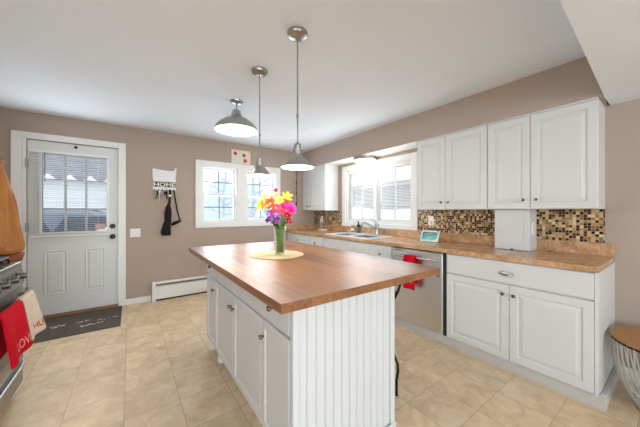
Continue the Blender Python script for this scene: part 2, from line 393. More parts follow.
struct('wall_left', B(-1.4, -1.27, 1.2, YB, 0, ZC+.1), M['wall'])
struct('wall_left_return', B(-1.27, -.83, 2.79, 2.91, 0, ZC), M['wall'])
struct('wall_rear', wall_x(MB(), -3.1, XW, -4.3, -4.16, 0, ZL, [(-2, 1.8, .5, 2.05)]), M['wall'])
struct('wall_side', wall_x(MB(), -3.1, -1.4, 1.2, 1.34, 0, ZL, []), M['wall'])
mb = wall_x(MB(), -4.16, 1.2, -3.1, -2.97, 0, ZL, [(-3.2, -.6, .6, 2.05)])
for v in mb.b.verts: v.co = Vector((v.co.y, v.co.x, v.co.z))
struct('wall_far_left', mb, M['wall'])
# ceilings : main one, dropped one over the camera with a bulkhead edge
struct('ceiling', B(-1.4, 3.2, -.2, YB+.1, ZC, ZC+.1), M['ceiling'])
mb = MB()
lo = [(-3.1, -4.3), (3.2, -4.3), (3.2, .372), (2.748, .349), (1.375, .292), (-1.4, .178), (-3.1, .1)]
mb.prism(lo, lambda u, v, w: (u, v, w), ZL, ZC-.001)
mb.box(-3.1, -1.4, .1, 1.34, ZL, ZC-.001)
struct('ceiling_dropped', mb, M['ceiling'])
# soffit over the wall cabinets
struct('trim_1', B(2.748, XW, .352, YB, ZL, ZC), M['wall'])
struct('trim_2', B(2.752, XW, 1.87, 3.675, ZL-.006, ZL), M['trim'])

# door casing, baseboards
mb = MB()
for (a, b, c, d) in ((-1.084, -1.0, 0, 2.18), (-.126, -.046, 0, 2.18)):
    mb.box(a, b, YB-.02, YB, c, d)
mb.box(-1.0, -.126, YB-.02, YB, 2.105, 2.18)
mb.box(-1.0, -.965, YB-.012, YB, 0, 2.105)
struct('trim_3', mb, M['trim'], bevel=.004)
struct('baseboard_back', B(-.046, .243, YB-.014, YB, 0, .08), M['trim'], bevel=.004)
struct('baseboard_right', B(XW-.014, XW, -4.1, .296, 0, .09), M['trim'], bevel=.004)

# entry door --------------------------------------------------------------
dr = thing('door_1', (-.5455, YB, 0), 'white entry door with a large grilled glass upper half and two lower panels', None, kind='structure')
dx0, dx1 = -.961, -.13; DF = YB+.012       # front face of the leaf
mp = ony(DF)
mb = MB()
gx0, gx1, gz0, gz1 = -.84, -.25, 1.02, 1.955
xs = [dx0, gx0, gx1, dx1]; th = -.044
for a, b, c, d in ((dx0, gx0, .035, 2.098), (gx1, dx1, .035, 2.098), (gx0, gx1, gz1, 2.098), (gx0, gx1, .035, gz0)):
    mb.box(a, b, DF, DF+.044, c, d)
build('leaf', mb, M['door'], dr, bevel=.0005)
for a, b in ((-.828, -.622), (-.458, -.264)):
    build('panel', MB().rings(mp, a, b, .268, .796, [(0, -.002), (0, .006), (.008, .009), (.018, .002), (.028, .002), (.04, .007), (.05, .007)]), M['door'], dr)
mb = MB()
for a, b, c, d in ((gx0-.03, gx0, gz0-.03, gz1+.03), (gx1, gx1+.03, gz0-.03, gz1+.03), (gx0, gx1, gz1, gz1+.03), (gx0, gx1, gz0-.03, gz0)): mb.box(a, b, DF-.012, DF+.05, c, d)
fr = build('glass_frame', mb, M['trim'], dr, bevel=.003)
mb = MB()
for x in (-.643, -.451): mb.box(x-.011, x+.011, DF+.012, DF+.034, gz0, gz1)
for i in range(3):
    a = [gx0, -.632, -.44][i]; b = [-.654, -.462, gx1][i]
    mb.box(a, b, DF+.012, DF+.034, 1.288, 1.31)
build('grille', mb, mat('door_grille', srgb(176, 178, 180), .5), dr)
pn = build('pane', B(gx0, gx1, DF+.022, DF+.026, gz0, gz1), M['glass'], dr)
build('sticker', B(-.365, -.262, DF+.018, DF+.0215, 1.03, 1.105), mat('pink_sticker', srgb(226, 178, 164), .6, var=.15, vscale=25), pn, label='small pinkish sticker in the lower right corner')
kn = build('door_knob', MB().lathe([(.0, 0), (.032, 0), (.032, .006), (.014, .01), (.012, .032), (.026, .04), (.031, .052), (.026, .066), (0, .07)], (-.186, DF, .936), (0, -1, 0)), M['bronze'], dr, label='dark bronze round door knob'); auto_smooth(kn)
kn = build('deadbolt', MB().lathe([(.0, 0), (.031, 0), (.031, .012), (.024, .022), (0, .024)], (-.186, DF, 1.074), (0, -1, 0)), M['bronze'], dr, label='dark bronze round deadbolt'); auto_smooth(kn)
for z in (1.82, 1.085, .35): build('hinge', MB().box(-.968, -.95, YB-.026, YB+.012, z-.05, z+.05).lathe([(.007, -.052), (.007, .052)], (-.962, YB-.026, z)), M['nickel'], dr)
build('hook', MB().box(-.192, -.168, DF-.01, DF, 2.062, 2.098), M['trim'], dr) if False else None
build('bell_hook', MB().lathe([(0, 0), (.016, 0), (.016, .02), (0, .026)], (-.545, DF, 2.06), (0, -1, 0)), M['bronze'], dr)
struct('trim_4', B(-.965, -.126, YB-.01, YB+.14, 0, .03), M['wood_thresh'])

# mini blind on the door
def blind(name, loc, label, mp, u0, u1, z0, z1, cat='blind', gap=.023, tilt=.15, wand=True, depth=.024):
    t = thing(name, loc, label, cat)
    mb = MB(); mb.loft([[mp(a, b, d) for (a, b, d) in q] for q in ([(u0, z1-.03, .004), (u0, z1, .004), (u0, z1, .034), (u0, z1-.03, .034)], [(u1, z1-.03, .004), (u1, z1, .004), (u1, z1, .034), (u1, z1-.03, .034)])])
    build('head_rail', mb, M['slat'], t)
    mb = MB(); z = z1-.045
    while z > z0+.03:
        dz = depth/2*math.sin(tilt); dw = depth/2*math.cos(tilt)
        R = []
        for u in (u0+.004, u1-.004):
            R.append([mp(u, z-dz, .019-dw), mp(u, z+dz*.2+.0012, .019), mp(u, z+dz, .019+dw), mp(u, z+dz-.0008, .019+dw), mp(u, z+dz*.2+.0004, .019), mp(u, z-dz-.0008, .019-dw)])
        mb.loft(R); z -= gap
    build('slats', mb, M['slat'], t)
    mb = MB(); mb.loft([[mp(u, z0, .006), mp(u, z0+.02, .006), mp(u, z0+.02, .032), mp(u, z0, .032)] for u in (u0, u1)])
    build('bottom_rail', mb, M['slat'], t)
    for u in (u0+(u1-u0)*.14, u0+(u1-u0)*.86): build('ladder_cord', MB().tube([mp(u, z0+.01, .019), mp(u, z1-.02, .019)], .0012, 4), M['slat'], t)
    if wand: build('wand', MB().tube([mp(u0+.13, z1-.03, .04), mp(u0+.13, z1-.37, .042)], .0045, 6), mat('wand_grey', srgb(70, 68, 66), .4), t, label='dark thin tilt wand')
    return t
blind('door_blind', (-.58, DF, .965), 'white mini blind with a dark wand covering the glass of the entry door', ony(DF-.016), -.938, -.232, .965, 1.985)

# kitchen windows ---------------------------------------------------------
mb = MB()
for a, b, c, d in ((.818, .9, 1.012, 2.068), (2.19, 2.27, 1.012, 2.068), (1.47, 1.62, 1.09, 1.99), (.9, 2.19, 1.99, 2.068), (.9, 2.19, 1.012, 1.09)): mb.box(a, b, YB-.022, YB, c, d)
struct('trim_5', mb, M['trim'], bevel=.004)
def double_hung(name, x0, x1, z0, z1, label):
    t = thing(name, ((x0+x1)/2, YB, z0), label, None, kind='structure')
    mb = MB(); y0, y1 = YB+.0, YB+.13
    for a, b, c, d in ((x0, x0+.022, z0, z1), (x1-.022, x1, z0, z1), (x0+.022, x1-.022, z1-.022, z1), (x0+.022, x1-.022, z0, z0+.022)): mb.box(a, b, y0, y1, c, d)
    build('window_frame', mb, M['trim'], t)
    zm = (z0+z1)/2
    for k, (c, d, y) in enumerate(((zm-.02, z1-.022, YB+.07), (z0+.022, zm+.02, YB+.035))):
        mb = MB(); s = .034; a, b = x0+.022, x1-.022
        for q in ((a, a+s, c, d), (b-s, b, c, d), (a+s, b-s, d-s, d), (a+s, b-s, c, c+s)): mb.box(q[0], q[1], y, y+.03, q[2], q[3])
        f = build('upper_sash' if k == 0 else 'lower_sash', mb, M['trim'], t, bevel=.003)
        mb = MB(); xm = (a+b)/2; zz = (c+d)/2
        mb.box(xm-.008, xm+.008, y+.009, y+.021, c+s, d-s); mb.box(a+s, xm-.008, y+.009, y+.021, zz-.008, zz+.008); mb.box(xm+.008, b-s, y+.009, y+.021, zz-.008, zz+.008)
        build('grille', mb, mat('grey_grille', srgb(118, 128, 134), .5), f)
        build('pane', B(a+s, b-s, y+.013, y+.017, c+s, d-s), M['glass'], f)
    return t
double_hung('window_1', .9, 1.47, 1.09, 1.99, 'left double-hung window of the pair on the back wall')
double_hung('window_2', 1.62, 2.19, 1.09, 1.99, 'right double-hung window of the pair on the back wall')

# window over the sink
mb = MB()
Y0, Y1, Z0, Z1 = 2.14, 3.46, 1.08, 1.965
for a, b, c, d in ((2.052, Y0, 1.016, 2.045), (Y1, 3.548, 1.016, 2.045), (Y0, Y1, Z1, 2.045), (Y0, Y1, 1.016, Z0)): mb.box(XW-.022, XW, a, b, c, d)
struct('trim_6', mb, M['trim'], bevel=.004)
t = thing('window_3', (XW, 2.8, Z0), 'white pair of gridded casement windows above the sink', None, kind='structure')
mb = MB()
for a, b, c, d in ((Y0, Y0+.025, Z0, Z1), (Y1-.025, Y1, Z0, Z1), (Y0+.025, Y1-.025, Z1-.025, Z1), (Y0+.025, Y1-.025, Z0, Z0+.025), (2.775, 2.825, Z0+.025, Z1-.025)): mb.box(XW, XW+.13, a, b, c, d)
build('window_frame', mb, M['trim'], t)
for a, b in ((Y0+.025, 2.775), (2.825, Y1-.025)):
    mb = MB(); s = .04; c, d = Z0+.025, Z1-.025
    for q in ((a, a+s, c, d), (b-s, b, c, d), (a+s, b-s, d-s, d), (a+s, b-s, c, c+s)): mb.box(XW+.06, XW+.09, *q)
    f = build('sash', mb, M['trim'], t, bevel=.003)
    mb = MB(); ym = (a+b)/2; z1_ = 1.66; z2_ = 1.36
    mb.box(XW+.066, XW+.084, ym-.013, ym+.013, c+s, d-s)
    for z in (z1_, z2_): mb.box(XW+.066, XW+.084, a+s, ym-.013, z-.013, z+.013); mb.box(XW+.066, XW+.084, ym+.013, b-s, z-.013, z+.013)
    build('grille', mb, M['trim'], f)
    build('pane', B(XW+.073, XW+.077, a+s, b-s, c+s, d-s), M['glass'], f)
blind('window_blind', (XW+.045, 2.8, Z0), 'white mini blind hanging inside the window above the sink', onx(XW+.05), Y0+.03, Y1-.03, Z0+.028, Z1-.027, gap=.021, tilt=-.35, wand=False)

# baseboard heater
t = thing('baseboard_heater', (1.2, YB, 0), 'long white baseboard radiator low on the back wall under the windows', 'heater')
hx0, hx1 = .25, 2.3
prof = [(0, .02), (0, .262), (.03, .268), (.05, .262), (.055, .24), (.012, .236), (.012, .22), (.062, .2), (.066, .03), (.05, .02)]
mb = MB(); mb.loft([[(x, YB-a, b) for a, b in prof] for x in (hx0+.04, hx1)]); build('cover', mb, M['trim'], t)
mb = MB(); mb.box(hx0+.04, hx1, YB-.052, YB-.02, .212, .234); build('damper_slot', mb, mat('slot_grey', srgb(120, 116, 110), .6), t)
build('end_cap', B(hx0, hx0+.045, YB-.075, YB, 0.0, .27), M['trim'], t, bevel=.004)
build('gap_shade_strip', B(hx0+.045, hx1, YB-.045, YB-.002, 0, .03), M['dark'], t)  # solid dark strip painted in for the shade under the cover

# ---------------------------------------------------------------- cabinet helpers
DOOR_R = [(0, 0), (0, .016), (.003, .019), (.052, .019), (.057, .0105), (.064, .0105), (.088, .017), (.092, .017)]
FLAT_R = [(0, 0), (0, .016), (.004, .019), (.012, .019)]
SHAK_R = [(0, 0), (0, .016), (.003, .019), (.04, .019), (.044, .011), (.05, .011)]
def knob(parent, p, axis=(-1, 0, 0), r=.013):
    o = build('knob', MB().lathe([(0, 0), (.007, 0), (.0055, .01), (r*.9, .014), (r, .02), (r*.75, .026), (0, .028)], p, axis, 14), M['knob_nickel'], parent, label='round brushed nickel knob')
    auto_smooth(o); return o
def cdoor(parent, mp, u0, u1, v0, v1, rg=DOOR_R, name='door', g=.002):
    return build(name, MB().rings(mp, u0+g, u1-g, v0+g, v1-g, rg), M['white'], parent)

# ---------------------------------------------------------------- upper cabinets
XU = 2.758
def upper(y0, y1, splits, knobs, label, z0=1.285, z1=2.092):
    t = thing('wall_cabinet', ((XU+XW)/2, (y0+y1)/2, z0), label, 'cabinet', 'white wall cabinets along the right wall')
    mb = B(XU+.019, XW-.002, y0, y1, z0, z1); build('body', mb, M['white'], t)
    ys = [y0]+splits+[y1]
    for a, b, k in zip(ys, ys[1:], knobs):
        d = cdoor(t, onx(XU+.019), a, b, z0+.002, z1-.006)
        knob(d, (XU, k, z0+.08))
    build('crown_strip', B(XU-.004, XU+.019, y0, y1, z1-.006, ZL), M['white'], t)
    return t
upper(.378, 1.109, [.779], [.735, .823], 'white two-door wall cabinet at the right end, above the appliance garage')
upper(1.113, 1.866, [1.524], [1.485, 1.563], 'white two-door wall cabinet between the sink window and the right end cabinet')
upper(3.68, 4.42, [4.17], [4.125, 4.215], 'white wall cabinet left of the sink window in the corner')

# ---------------------------------------------------------------- base cabinets
XB, XC = 2.42, 2.3955; ZT = .914
def base(y0, y1, drawers, doors, label, hollow=False):
    t = thing('base_cabinet', ((XB+XW)/2, (y0+y1)/2, 0), label, 'cabinet', 'white base cabinets under the right counter')
    mb = B(XB+.019, XW-.002, y0, y1, .085, .7 if hollow else .874)
    if hollow: mb.box(XB+.019, XB+.035, y0, y1, .7, .874).box(XB+.035, XW-.002, y0, y0+.016, .7, .874).box(XB+.035, XW-.002, y1-.016, y1, .7, .874)
    build('body', mb, M['white'], t)
    for a, b, kind in drawers:
        d = cdoor(t, onx(XB+.019), a, b, .692, .868, FLAT_R, 'drawer' if kind else 'false_front')
        c = (a+b)/2
        if kind == 'knob': knob(d, (XB, c, .76))
        if kind == 'pull':
            pts = [(XB-.002, c-.048, .775), (XB-.018, c-.042, .772), (XB-.026, c-.02, .766), (XB-.028, c, .764), (XB-.026, c+.02, .766), (XB-.018, c+.042, .772), (XB-.002, c+.048, .775)]
            mbp = MB().tube(pts, [.005, .006, .007, .008, .007, .006, .005], 8)
            mbp.loft([[(XB-.004-.02*s, c-.046+.092*u, .788) for s, u in ((0, 0), (0, 1), (1, .8), (1, .2))], [(XB-.001-.028*s, c-.048+.096*u, .776) for s, u in ((0, 0), (0, 1), (1, .8), (1, .2))]])
            o = build('pull', mbp, M['nickel'], d, label='brushed nickel cup pull')
    for a, b, k in doors:
        d = cdoor(t, onx(XB+.019), a, b, .088, .686)
        knob(d, (XB, k, .61))
    return t
t = base(.346, 1.325, [(.346, 1.325, 'pull')], [(.346, .818, .784), (.818, 1.325, .859)], 'white base cabinet with wide drawer over two doors, at the right end')
build('end_panel', B(XB, XW-.002, .327, .346, .085, .874), M['white'], t)
t = base(1.965, 2.300, [(1.965, 2.300, 'knob')], [(1.965, 2.300, 2.25)], 'narrow white base cabinet between the dishwasher and the sink cabinet')
t = base(2.303, 3.310, [(2.303, 3.310, None)], [(2.303, 2.807, 2.76), (2.807, 3.310, 2.85)], 'white sink base cabinet with a plain false front under the sink', hollow=True)
t = base(3.313, 3.656, [(3.313, 3.656, 'knob')], [(3.313, 3.656, 3.36)], 'narrow white base cabinet just left of the sink cabinet')
t = base(3.660, 4.42, [(3.66, 4.42, 'knob')], [(3.66, 4.42, 3.7)], 'white base cabinet in the far corner against the back wall')
# toe kick trim
mb = MB(); mb.box(XB+.018, XB+.035, .30, 4.42, 0, .082); mb.box(XB+.035, XW-.016, .30, .3265, 0, .082)
mb.prism([(.30, .082), (.3265, .082), (.3265, .1), (.315, .11), (.30, .1)], lambda u, v, w: (w, u, v), XB+.0, XB+.03)
t = thing('toe_kick_board', (XB+.02, 2.3, 0), 'grey-white toe kick board along the foot of the right base cabinets', 'baseboard')
build('kick_board', mb, M['kick'], t, bevel=.002)

# countertop with cut-out for the sink
t = thing('countertop', ((XC+XW)/2, 2.35, .876), 'brown stone-look laminate countertop running along the right wall', 'countertop')
SX0, SX1, SY0, SY1 = 2.49, 2.955, 2.42, 3.23
mb = MB()
for q in ((XC, SX0, .328, YB-.001), (SX1, XW-.001, .328, YB-.001), (SX0, SX1, .328, SY0), (SX0, SX1, SY1, YB-.001)): mb.box(q[0], q[1], q[2], q[3], .877, ZT)
build('worktop', mb, M['laminate'], t)
build('back_lip', MB().box(XW-.024, XW-.001, .328, YB-.001, ZT, 1.014).box(XC+.02, XW-.024, YB-.022, YB-.001, ZT, 1.0), M['laminate'], t, bevel=.004)

# tile backsplashes
o = build('tile_backsplash', B(XW-.008, XW-.0005, .38, 2.05, 1.0145, 1.284), M['mosaic']); tag(o, 'brown and gold mosaic tile backsplash under the right wall cabinets', 'backsplash')
o = build('tile_backsplash', B(XW-.008, XW-.0005, 3.55, YB-.001, 1.0145, 1.284), M['mosaic']); tag(o, 'mosaic tile backsplash in the corner under the far left wall cabinet', 'backsplash')

# sink and faucet
t = thing('kitchen_sink', (2.72, 2.825, ZT), 'white-rimmed double bowl drop-in sink in the counter below the window', 'sink')
mb = MB(); r0, r1, q0, q1 = 2.46, 2.985, 2.39, 3.26
bowls = ((2.50, 2.86, 2.43, 2.80), (2.50, 2.86, 2.85, 3.22))
for a, b, c, d in ((r0, 2.50, q0, q1), (2.86, r1, q0, q1), (2.5, 2.86, q0, 2.43), (2.5, 2.86, 3.22, q1), (2.5, 2.86, 2.80, 2.85)): mb.box(a, b, c, d, ZT, ZT+.01)
build('rim', mb, M['sink'], t)
for a, b, c, d in bowls:
    mb = MB(); tk = .004; z = ZT-.17
    mb.box(a-tk, a, c-tk, d+tk, z, ZT); mb.box(b, b+tk, c-tk, d+tk, z, ZT); mb.box(a, b, c-tk, c, z, ZT); mb.box(a, b, d, d+tk, z, ZT); mb.box(a, b, c, d, z, z+.006)
    bo = build('bowl', mb, M['sink_in'], t)
    build('drain', MB().lathe([(0, 0), (.04, 0), (.038, .004), (0, .003)], ((a+b)/2, (c+d)/2, z+.006)), M['chrome'], bo)
t = thing('faucet', (2.92, 2.64, ZT+.01), 'chrome single-lever kitchen faucet arching over the sink', 'faucet')
fx_, fy_ = 2.92, 2.64
build('base_plate', MB().box(fx_-.028, fx_+.028, fy_-.12, fy_+.12, ZT+.01, ZT+.02), M['nickel'], t, bevel=.006)
o = build('body', MB().lathe([(0, 0), (.03, 0), (.028, .02), (.025, .1), (.03, .13), (.028, .155), (0, .165)], (fx_, fy_, ZT+.02), seg=16), M['nickel'], t); auto_smooth(o)
pts = [(fx_-.01, fy_, 1.02)]+[(fx_-.02-.2*math.sin(a)*.95, fy_+.09*math.sin(a), 1.02+.09*math.sin(a*1.55)+.0) for a in [PI/2*k/8 for k in range(1, 9)]]
pts.append((pts[-1][0]-.006, pts[-1][1], pts[-1][2]-.035))
o = build('spout', MB().tube(pts, [.02]*3+[.017]*4+[.016, .017, .017], 12), M['nickel'], t, smooth=True)
o = build('lever', MB().tube([(fx_, fy_, 1.09), (fx_-.01, fy_+.01, 1.12), (fx_-.05, fy_+.035, 1.15), (fx_-.08, fy_+.05, 1.155)], [.02, .014, .009, .008], 10), M['nickel'], t, smooth=True)
t = thing('side_sprayer', (2.93, 2.46, ZT+.01), 'short chrome side sprayer standing on the sink rim right of the faucet', 'sprayer')
o = build('spray_head', MB().lathe([(0, 0), (.02, 0), (.018, .012), (.011, .02), (.012, .06), (.016, .08), (.012, .09), (0, .092)], (2.93, 2.46, ZT+.01), seg=14), M['nickel'], t); auto_smooth(o)
def bottle(x, y, h, r, m, label, capm):
    t = thing('soap_bottle', (x, y, ZT), label, 'bottle')
    o = build('bottle_body', MB().lathe([(0, 0), (r, 0), (r, h*.62), (r*.8, h*.7), (r*.35, h*.75), (r*.35, h*.8), (0, h*.8)], (x, y, ZT), seg=18), m, t); auto_smooth(o)
    o = build('pump', MB().lathe([(0, 0), (r*.42, 0), (r*.4, .02), (r*.14, .022), (r*.14, h*.2), (0, h*.2)], (x, y, ZT+h*.8), seg=12).tube([(x, y, ZT+h*.98), (x-.03, y+.01, ZT+h*.97)], .005, 8), capm, t)
    build('label_band', MB().lathe([(r+.0006, h*.2), (r+.0006, h*.5)], (x, y, ZT), seg=18), M['paper'] if capm == M['plastic'] else mat('grey_label', srgb(90, 96, 92), .6), t)
bottle(3.0, 3.10, .20, .032, M['soap_dark'], 'dark green soap pump bottle behind the sink', M['black_plastic'])
bottle(3.0, 3.24, .16, .028, M['soap_amber'], 'amber pink soap bottle beside the dark one behind the sink', M['plastic'])

# smart display
t = thing('smart_display', (2.84, 1.745, ZT), 'small white-framed smart display with a blue-green beach screen on the counter', 'tablet')
rot = lambda u, v, w: (2.80+v*.34-w*.94+.0, 1.745+u, ZT+.006+v*.94+w*.34)
mb = MB(); mb.loft([[rot(u, v, d) for u, v in ((-.11, 0), (.11, 0), (.11, .13), (-.11, .13))] for d in (-.012, 0)])
build('frame', mb, M['plastic'], t, bevel=.004)
mb = MB(); mb.loft([[rot(u, v, d) for u, v in ((-.096, .014), (.096, .014), (.096, .116), (-.096, .116))] for d in (-.002, .0008)])
build('screen', mb, M['screen'], t, label='blue-green lit screen')
mb = MB(); mb.loft([[(2.81+.07*k, 1.745+u, ZT+v*(1-.25*k)) for u, v in ((-.07, 0), (.07, 0), (.06, .1), (-.06, .1))] for k in (0.15, 1)])
build('stand', mb, mat('grey_fabric', srgb(150, 146, 140), .9), t)

# outlets and switches
def plate(name, mp, u, v, label, cat='outlet', wdt=.072, hgt=.116, plug=False, toggles=0):
    p = mp(u, v, 0); t = thing(name, p, label, cat)
    pl = build('cover_plate', MB().rings(mp, u-wdt/2, u+wdt/2, v-hgt/2, v+hgt/2, [(0, .0003), (0, .003), (.003, .006), (.006, .006)]), M['plastic'], t)
    if toggles:
        for k in range(toggles):
            uu = u+(k-(toggles-1)/2)*.046
            build('toggle', MB().rings(mp, uu-.006, uu+.006, v-.012, v+.012, [(0, .005), (.001, .013)]), M['plastic'], t)
    else:
        for dv in (-.026, .026): build('socket', MB().rings(mp, u-.016, u+.016, v+dv-.014, v+dv+.014, [(0, .005), (.001, .0075)]), M['trim'], t)
    if plug: build('plug', MB().rings(mp, u-.02, u+.02, v-.05, v+.0, [(0, .007), (.003, .04)]), M['plastic'], t)
    return t
plate('wall_outlet', onx(XW-.008), 1.86, 1.15, 'white outlet plate with a plug on the backsplash behind the smart display', plug=True)
plate('wall_outlet', onx(XW-.008), 4.16, 1.12, 'white outlet plate on the corner backsplash under the far wall cabinet', plug=True)
plate('light_switch', ony(YB), .06, .973, 'white double light switch plate right of the entry door', 'switch', wdt=.118, toggles=2)
t = thing('charging_puck', (2.93, 3.98, ZT), 'small white device lying on the counter below the corner outlet', 'device')
build('case', B(2.88, 2.98, 3.90, 4.06, ZT, ZT+.025), M['plastic'], t, bevel=.008)
build('cable', MB().tube([(2.96, 4.04, ZT+.02), (3.0, 4.12, ZT+.03), (3.01, 4.16, ZT+.12), (3.012, 4.16, 1.09)], .004, 6), M['plastic'], t)

# appliance garage
t = thing('appliance_garage', (2.94, .94, ZT), 'white box cabinet with a shaker front standing on the counter under the wall cabinets', 'cabinet')
gx = 2.845
build('body', B(gx+.019, XW-.026, .806, 1.08, ZT+.001, 1.284), M['white'], t)
d = build('door', MB().rings(onx(gx+.019), .806, 1.08, ZT+.003, 1.282, [(0, 0), (0, .017), (.002, .019), (.04, .019), (.042, .014), (.05, .014)]), M['white'], t)
build('catch', B(gx-.006, gx, .93, .946, ZT+.002, ZT+.012), M['bronze'], d)
sp = lambda u, v, w: (u, .806-w, v)
build('side_plate', MB().rings(sp, 2.90, 2.965, 1.06, 1.17, [(0, 0), (0, .003), (.003, .006)]), M['plastic'], t, label='white switch plate on its side')

# dishwasher
t = thing('dishwasher', (2.7, 1.643, 0), 'stainless steel dishwasher built in under the right counter', 'dishwasher')
build('tub', B(2.43, 3.0, 1.335, 1.955, .085, .872), M['dark'], t)
dd = build('front_panel', MB().rings(onx(2.43), 1.352, 1.945, .095, .865, [(0, 0), (0, .026), (.004, .03), (.01, .03)]), M['steel'], t)
build('vent_strip', B(2.397, 2.4, 1.80, 1.90, .842, .85), M['black_plastic'], dd)
hb = MB(); hb.loft([[(2.358+.014*math.cos(k*PI/4)*1.0, y, .795+.014*math.sin(k*PI/4)) for k in range(8)] for y in (1.375, 1.93)])
hb.box(2.358, 2.401, 1.39, 1.41, .785, .805); hb.box(2.358, 2.401, 1.895, 1.915, .785, .805)
build('handle', hb, M['chrome'], dd, bevel=.002)
o = build('magnet', MB().lathe([(0, 0), (.022, 0), (.02, .006), (0, .008)], (2.4, 1.395, .652), (-1, 0, 0), 16), mat('blue_grey_metal', (.25, .3, .35, 1), .3, .8)); tag(o, 'small round blue-grey magnet on the dishwasher front', 'magnet')

# ---------------------------------------------------------------- draped towels
def drape(name, label, m, fn, W, L, letters=None, lmat=None, lsize=.05, lu=.1, lv=.85, sgn=1, nu=16, nv=34, th=.006, lw=None):
    o = build(name, MB().grid(fn, nu, nv), m, smooth=True, solid=th, origin=fn(.5, .5)); tag(o, label, 'towel')
    if letters:
        def f(tx, ty, tz):
            u = lu+tx/W; v = lv-ty/L; e = 1e-3
            p = Vector(fn(u, v)); a = Vector(fn(u+e, v))-p; b = Vector(fn(u, v+e))-p
            nrm = a.cross(b).normalized()*sgn
            return p+nrm*(th/2+.0015)
        build('lettering', text_mb(letters, lsize, f, width=lw), lmat, o)
    return o
# red towel on the dishwasher handle
def dwt(u, v):
    y = 1.600+u*.14; s = v*.62-.27   # path length from bar top
    if s < -.0: z = .8105+s if s < -.01 else .812; x = 2.377+.003*math.sin(u*9)
    else: x = 2.339-.006*min(1, s*10)-.004*math.sin(u*8+s*6)-.02*s; z = .8105-max(0, s-.01)
    if abs(s) < .012: x = 2.358-s*1.5; z = .8135
    return (x, y+.012*s*math.sin(u*3), z)
dt = drape('dish_towel', 'red dish towel hanging from the dishwasher handle', M['red'], dwt, .14, .62)
mb = MB()
for k, (uu, v0_, v1_) in enumerate(((.2, .84, .9), (.34, .83, .9), (.42, .84, .88), (.55, .83, .9), (.7, .84, .9))):
    mb.tube([Vector(dwt(uu, v0_))+Vector((-.005, 0, 0)), Vector(dwt(uu+.02, (v0_+v1_)/2))+Vector((-.005, 0, 0)), Vector(dwt(uu, v1_))+Vector((-.005, 0, 0))], .0022, 5)
build('stitching', mb, M['thread_white'], dt, label='pale embroidered marks')

# ---------------------------------------------------------------- island
t = thing('kitchen_island', (1.0, 1.85, 0), 'white kitchen island with beadboard end and a brown butcher-block top', 'kitchen island')
IX0, IX1, IY0, IY1 = .598, 1.266, 1.030, 2.60
build('body', B(IX0, IX1-.006, IY0, IY1, .095, .874), M['white'], t)
build('plinth', B(IX0+.05, IX1-.03, IY0+.03, IY1-.04, 0, .095), M['kick'], t)
build('butcher_block_top', B(.464, 1.564, .895, 2.8365, .874, .914), M['butcher'], t, bevel=.002)
# beadboard end
mb = MB(); n = 12; x0, x1 = .612, 1.236; wd = (x1-x0)/n; poly = [(x0, .0)]
front = []
for k in range(n):
    a = x0+k*wd
    front += [(a, 1.021), (a+.0025, 1.016), (a+wd-.011, 1.016), (a+wd-.0095, 1.0215), (a+wd-.0065, 1.0215), (a+wd-.005, 1.0165)]
front += [(x1, 1.021)]
poly = front+[(x1, 1.030), (x0, 1.030)]
mb.loft([[(x, y, z) for x, y in poly] for z in (.005, .874)])
build('beadboard_panel', mb, M['bead'], t)
for a, b in ((.581, .612), (1.236, 1.268)): build('corner_post', B(a, b, 1.006, 1.034, .002, .874), M['bead'], t, bevel=.003)
build('base_shoe', MB().box(.581, 1.275, 1.0, 1.006, 0, .03), M['bead'], t, bevel=.002)
build('side_board', B(1.2585, 1.268, 1.034, IY1, .002, .874), M['bead'], t)
mpl = onx(IX0)
splits = [1.040, 1.352, 1.836, 2.305, 2.60]
for i, (a, b) in enumerate(zip(splits, splits[1:])):
    d = cdoor(t, mpl, a, b, .105, .688, SHAK_R, g=.004)
    knob(d, (.579, [1.375, 1.805, 1.87, 2.335][i] if i else 1.318, .6), r=.014)
for a, b, kk in ((1.040, 1.352, 1), (1.352, 2.305, 0), (2.305, 2.60, 1)):
    d = cdoor(t, mpl, a, b, .700, .866, FLAT_R, 'drawer' if kk else 'false_front', g=.004)
    if kk: knob(d, (.579, (a+b)/2+(.02 if a < 1.2 else -.02), .782), r=.016)
for y in (1.09, 2.27, 2.53): o = build('bun_foot', MB().lathe([(0, 0), (.022, 0), (.034, .02), (.036, .045), (.026, .07), (.022, .095), (0, .095)], (.625, y, 0), seg=16), M['bead'], t, smooth=True)

# wrought iron stool tucked under the overhang
t = thing('bar_stool', (1.49, 1.39, 0), 'black wrought iron stool tucked under the right side of the island', 'stool')
for ang in (-90, 28, 152):
    ca, sa = math.cos(math.radians(ang)), math.sin(math.radians(ang))
    pr = [(.225, .0), (.222, .02), (.222, .1), (.235, .17), (.232, .22), (.2, .27), (.15, .36), (.12, .46), (.14, .56), (.19, .64), (.235, .72), (.26, .79)]
    if ang != -90: pr = [(r*.88, z) for r, z in pr]
    build('leg', MB().tube([(1.49+ca*r, 1.39+sa*r, z) for r, z in pr], .009, 8), M['black_metal'], t, smooth=True)
build('ring_brace', MB().tube([(1.49+.12*math.cos(a), 1.39+.12*math.sin(a), .46) for a in [2*PI*k/20 for k in range(20)]], .007, 6, closed=True), M['black_metal'], t, smooth=True)
build('seat', MB().lathe([(0, 0), (.16, 0), (.17, .012), (.16, .035), (0, .045)], (1.49, 1.39, .655), seg=24), M['black_plastic'], t, smooth=True)

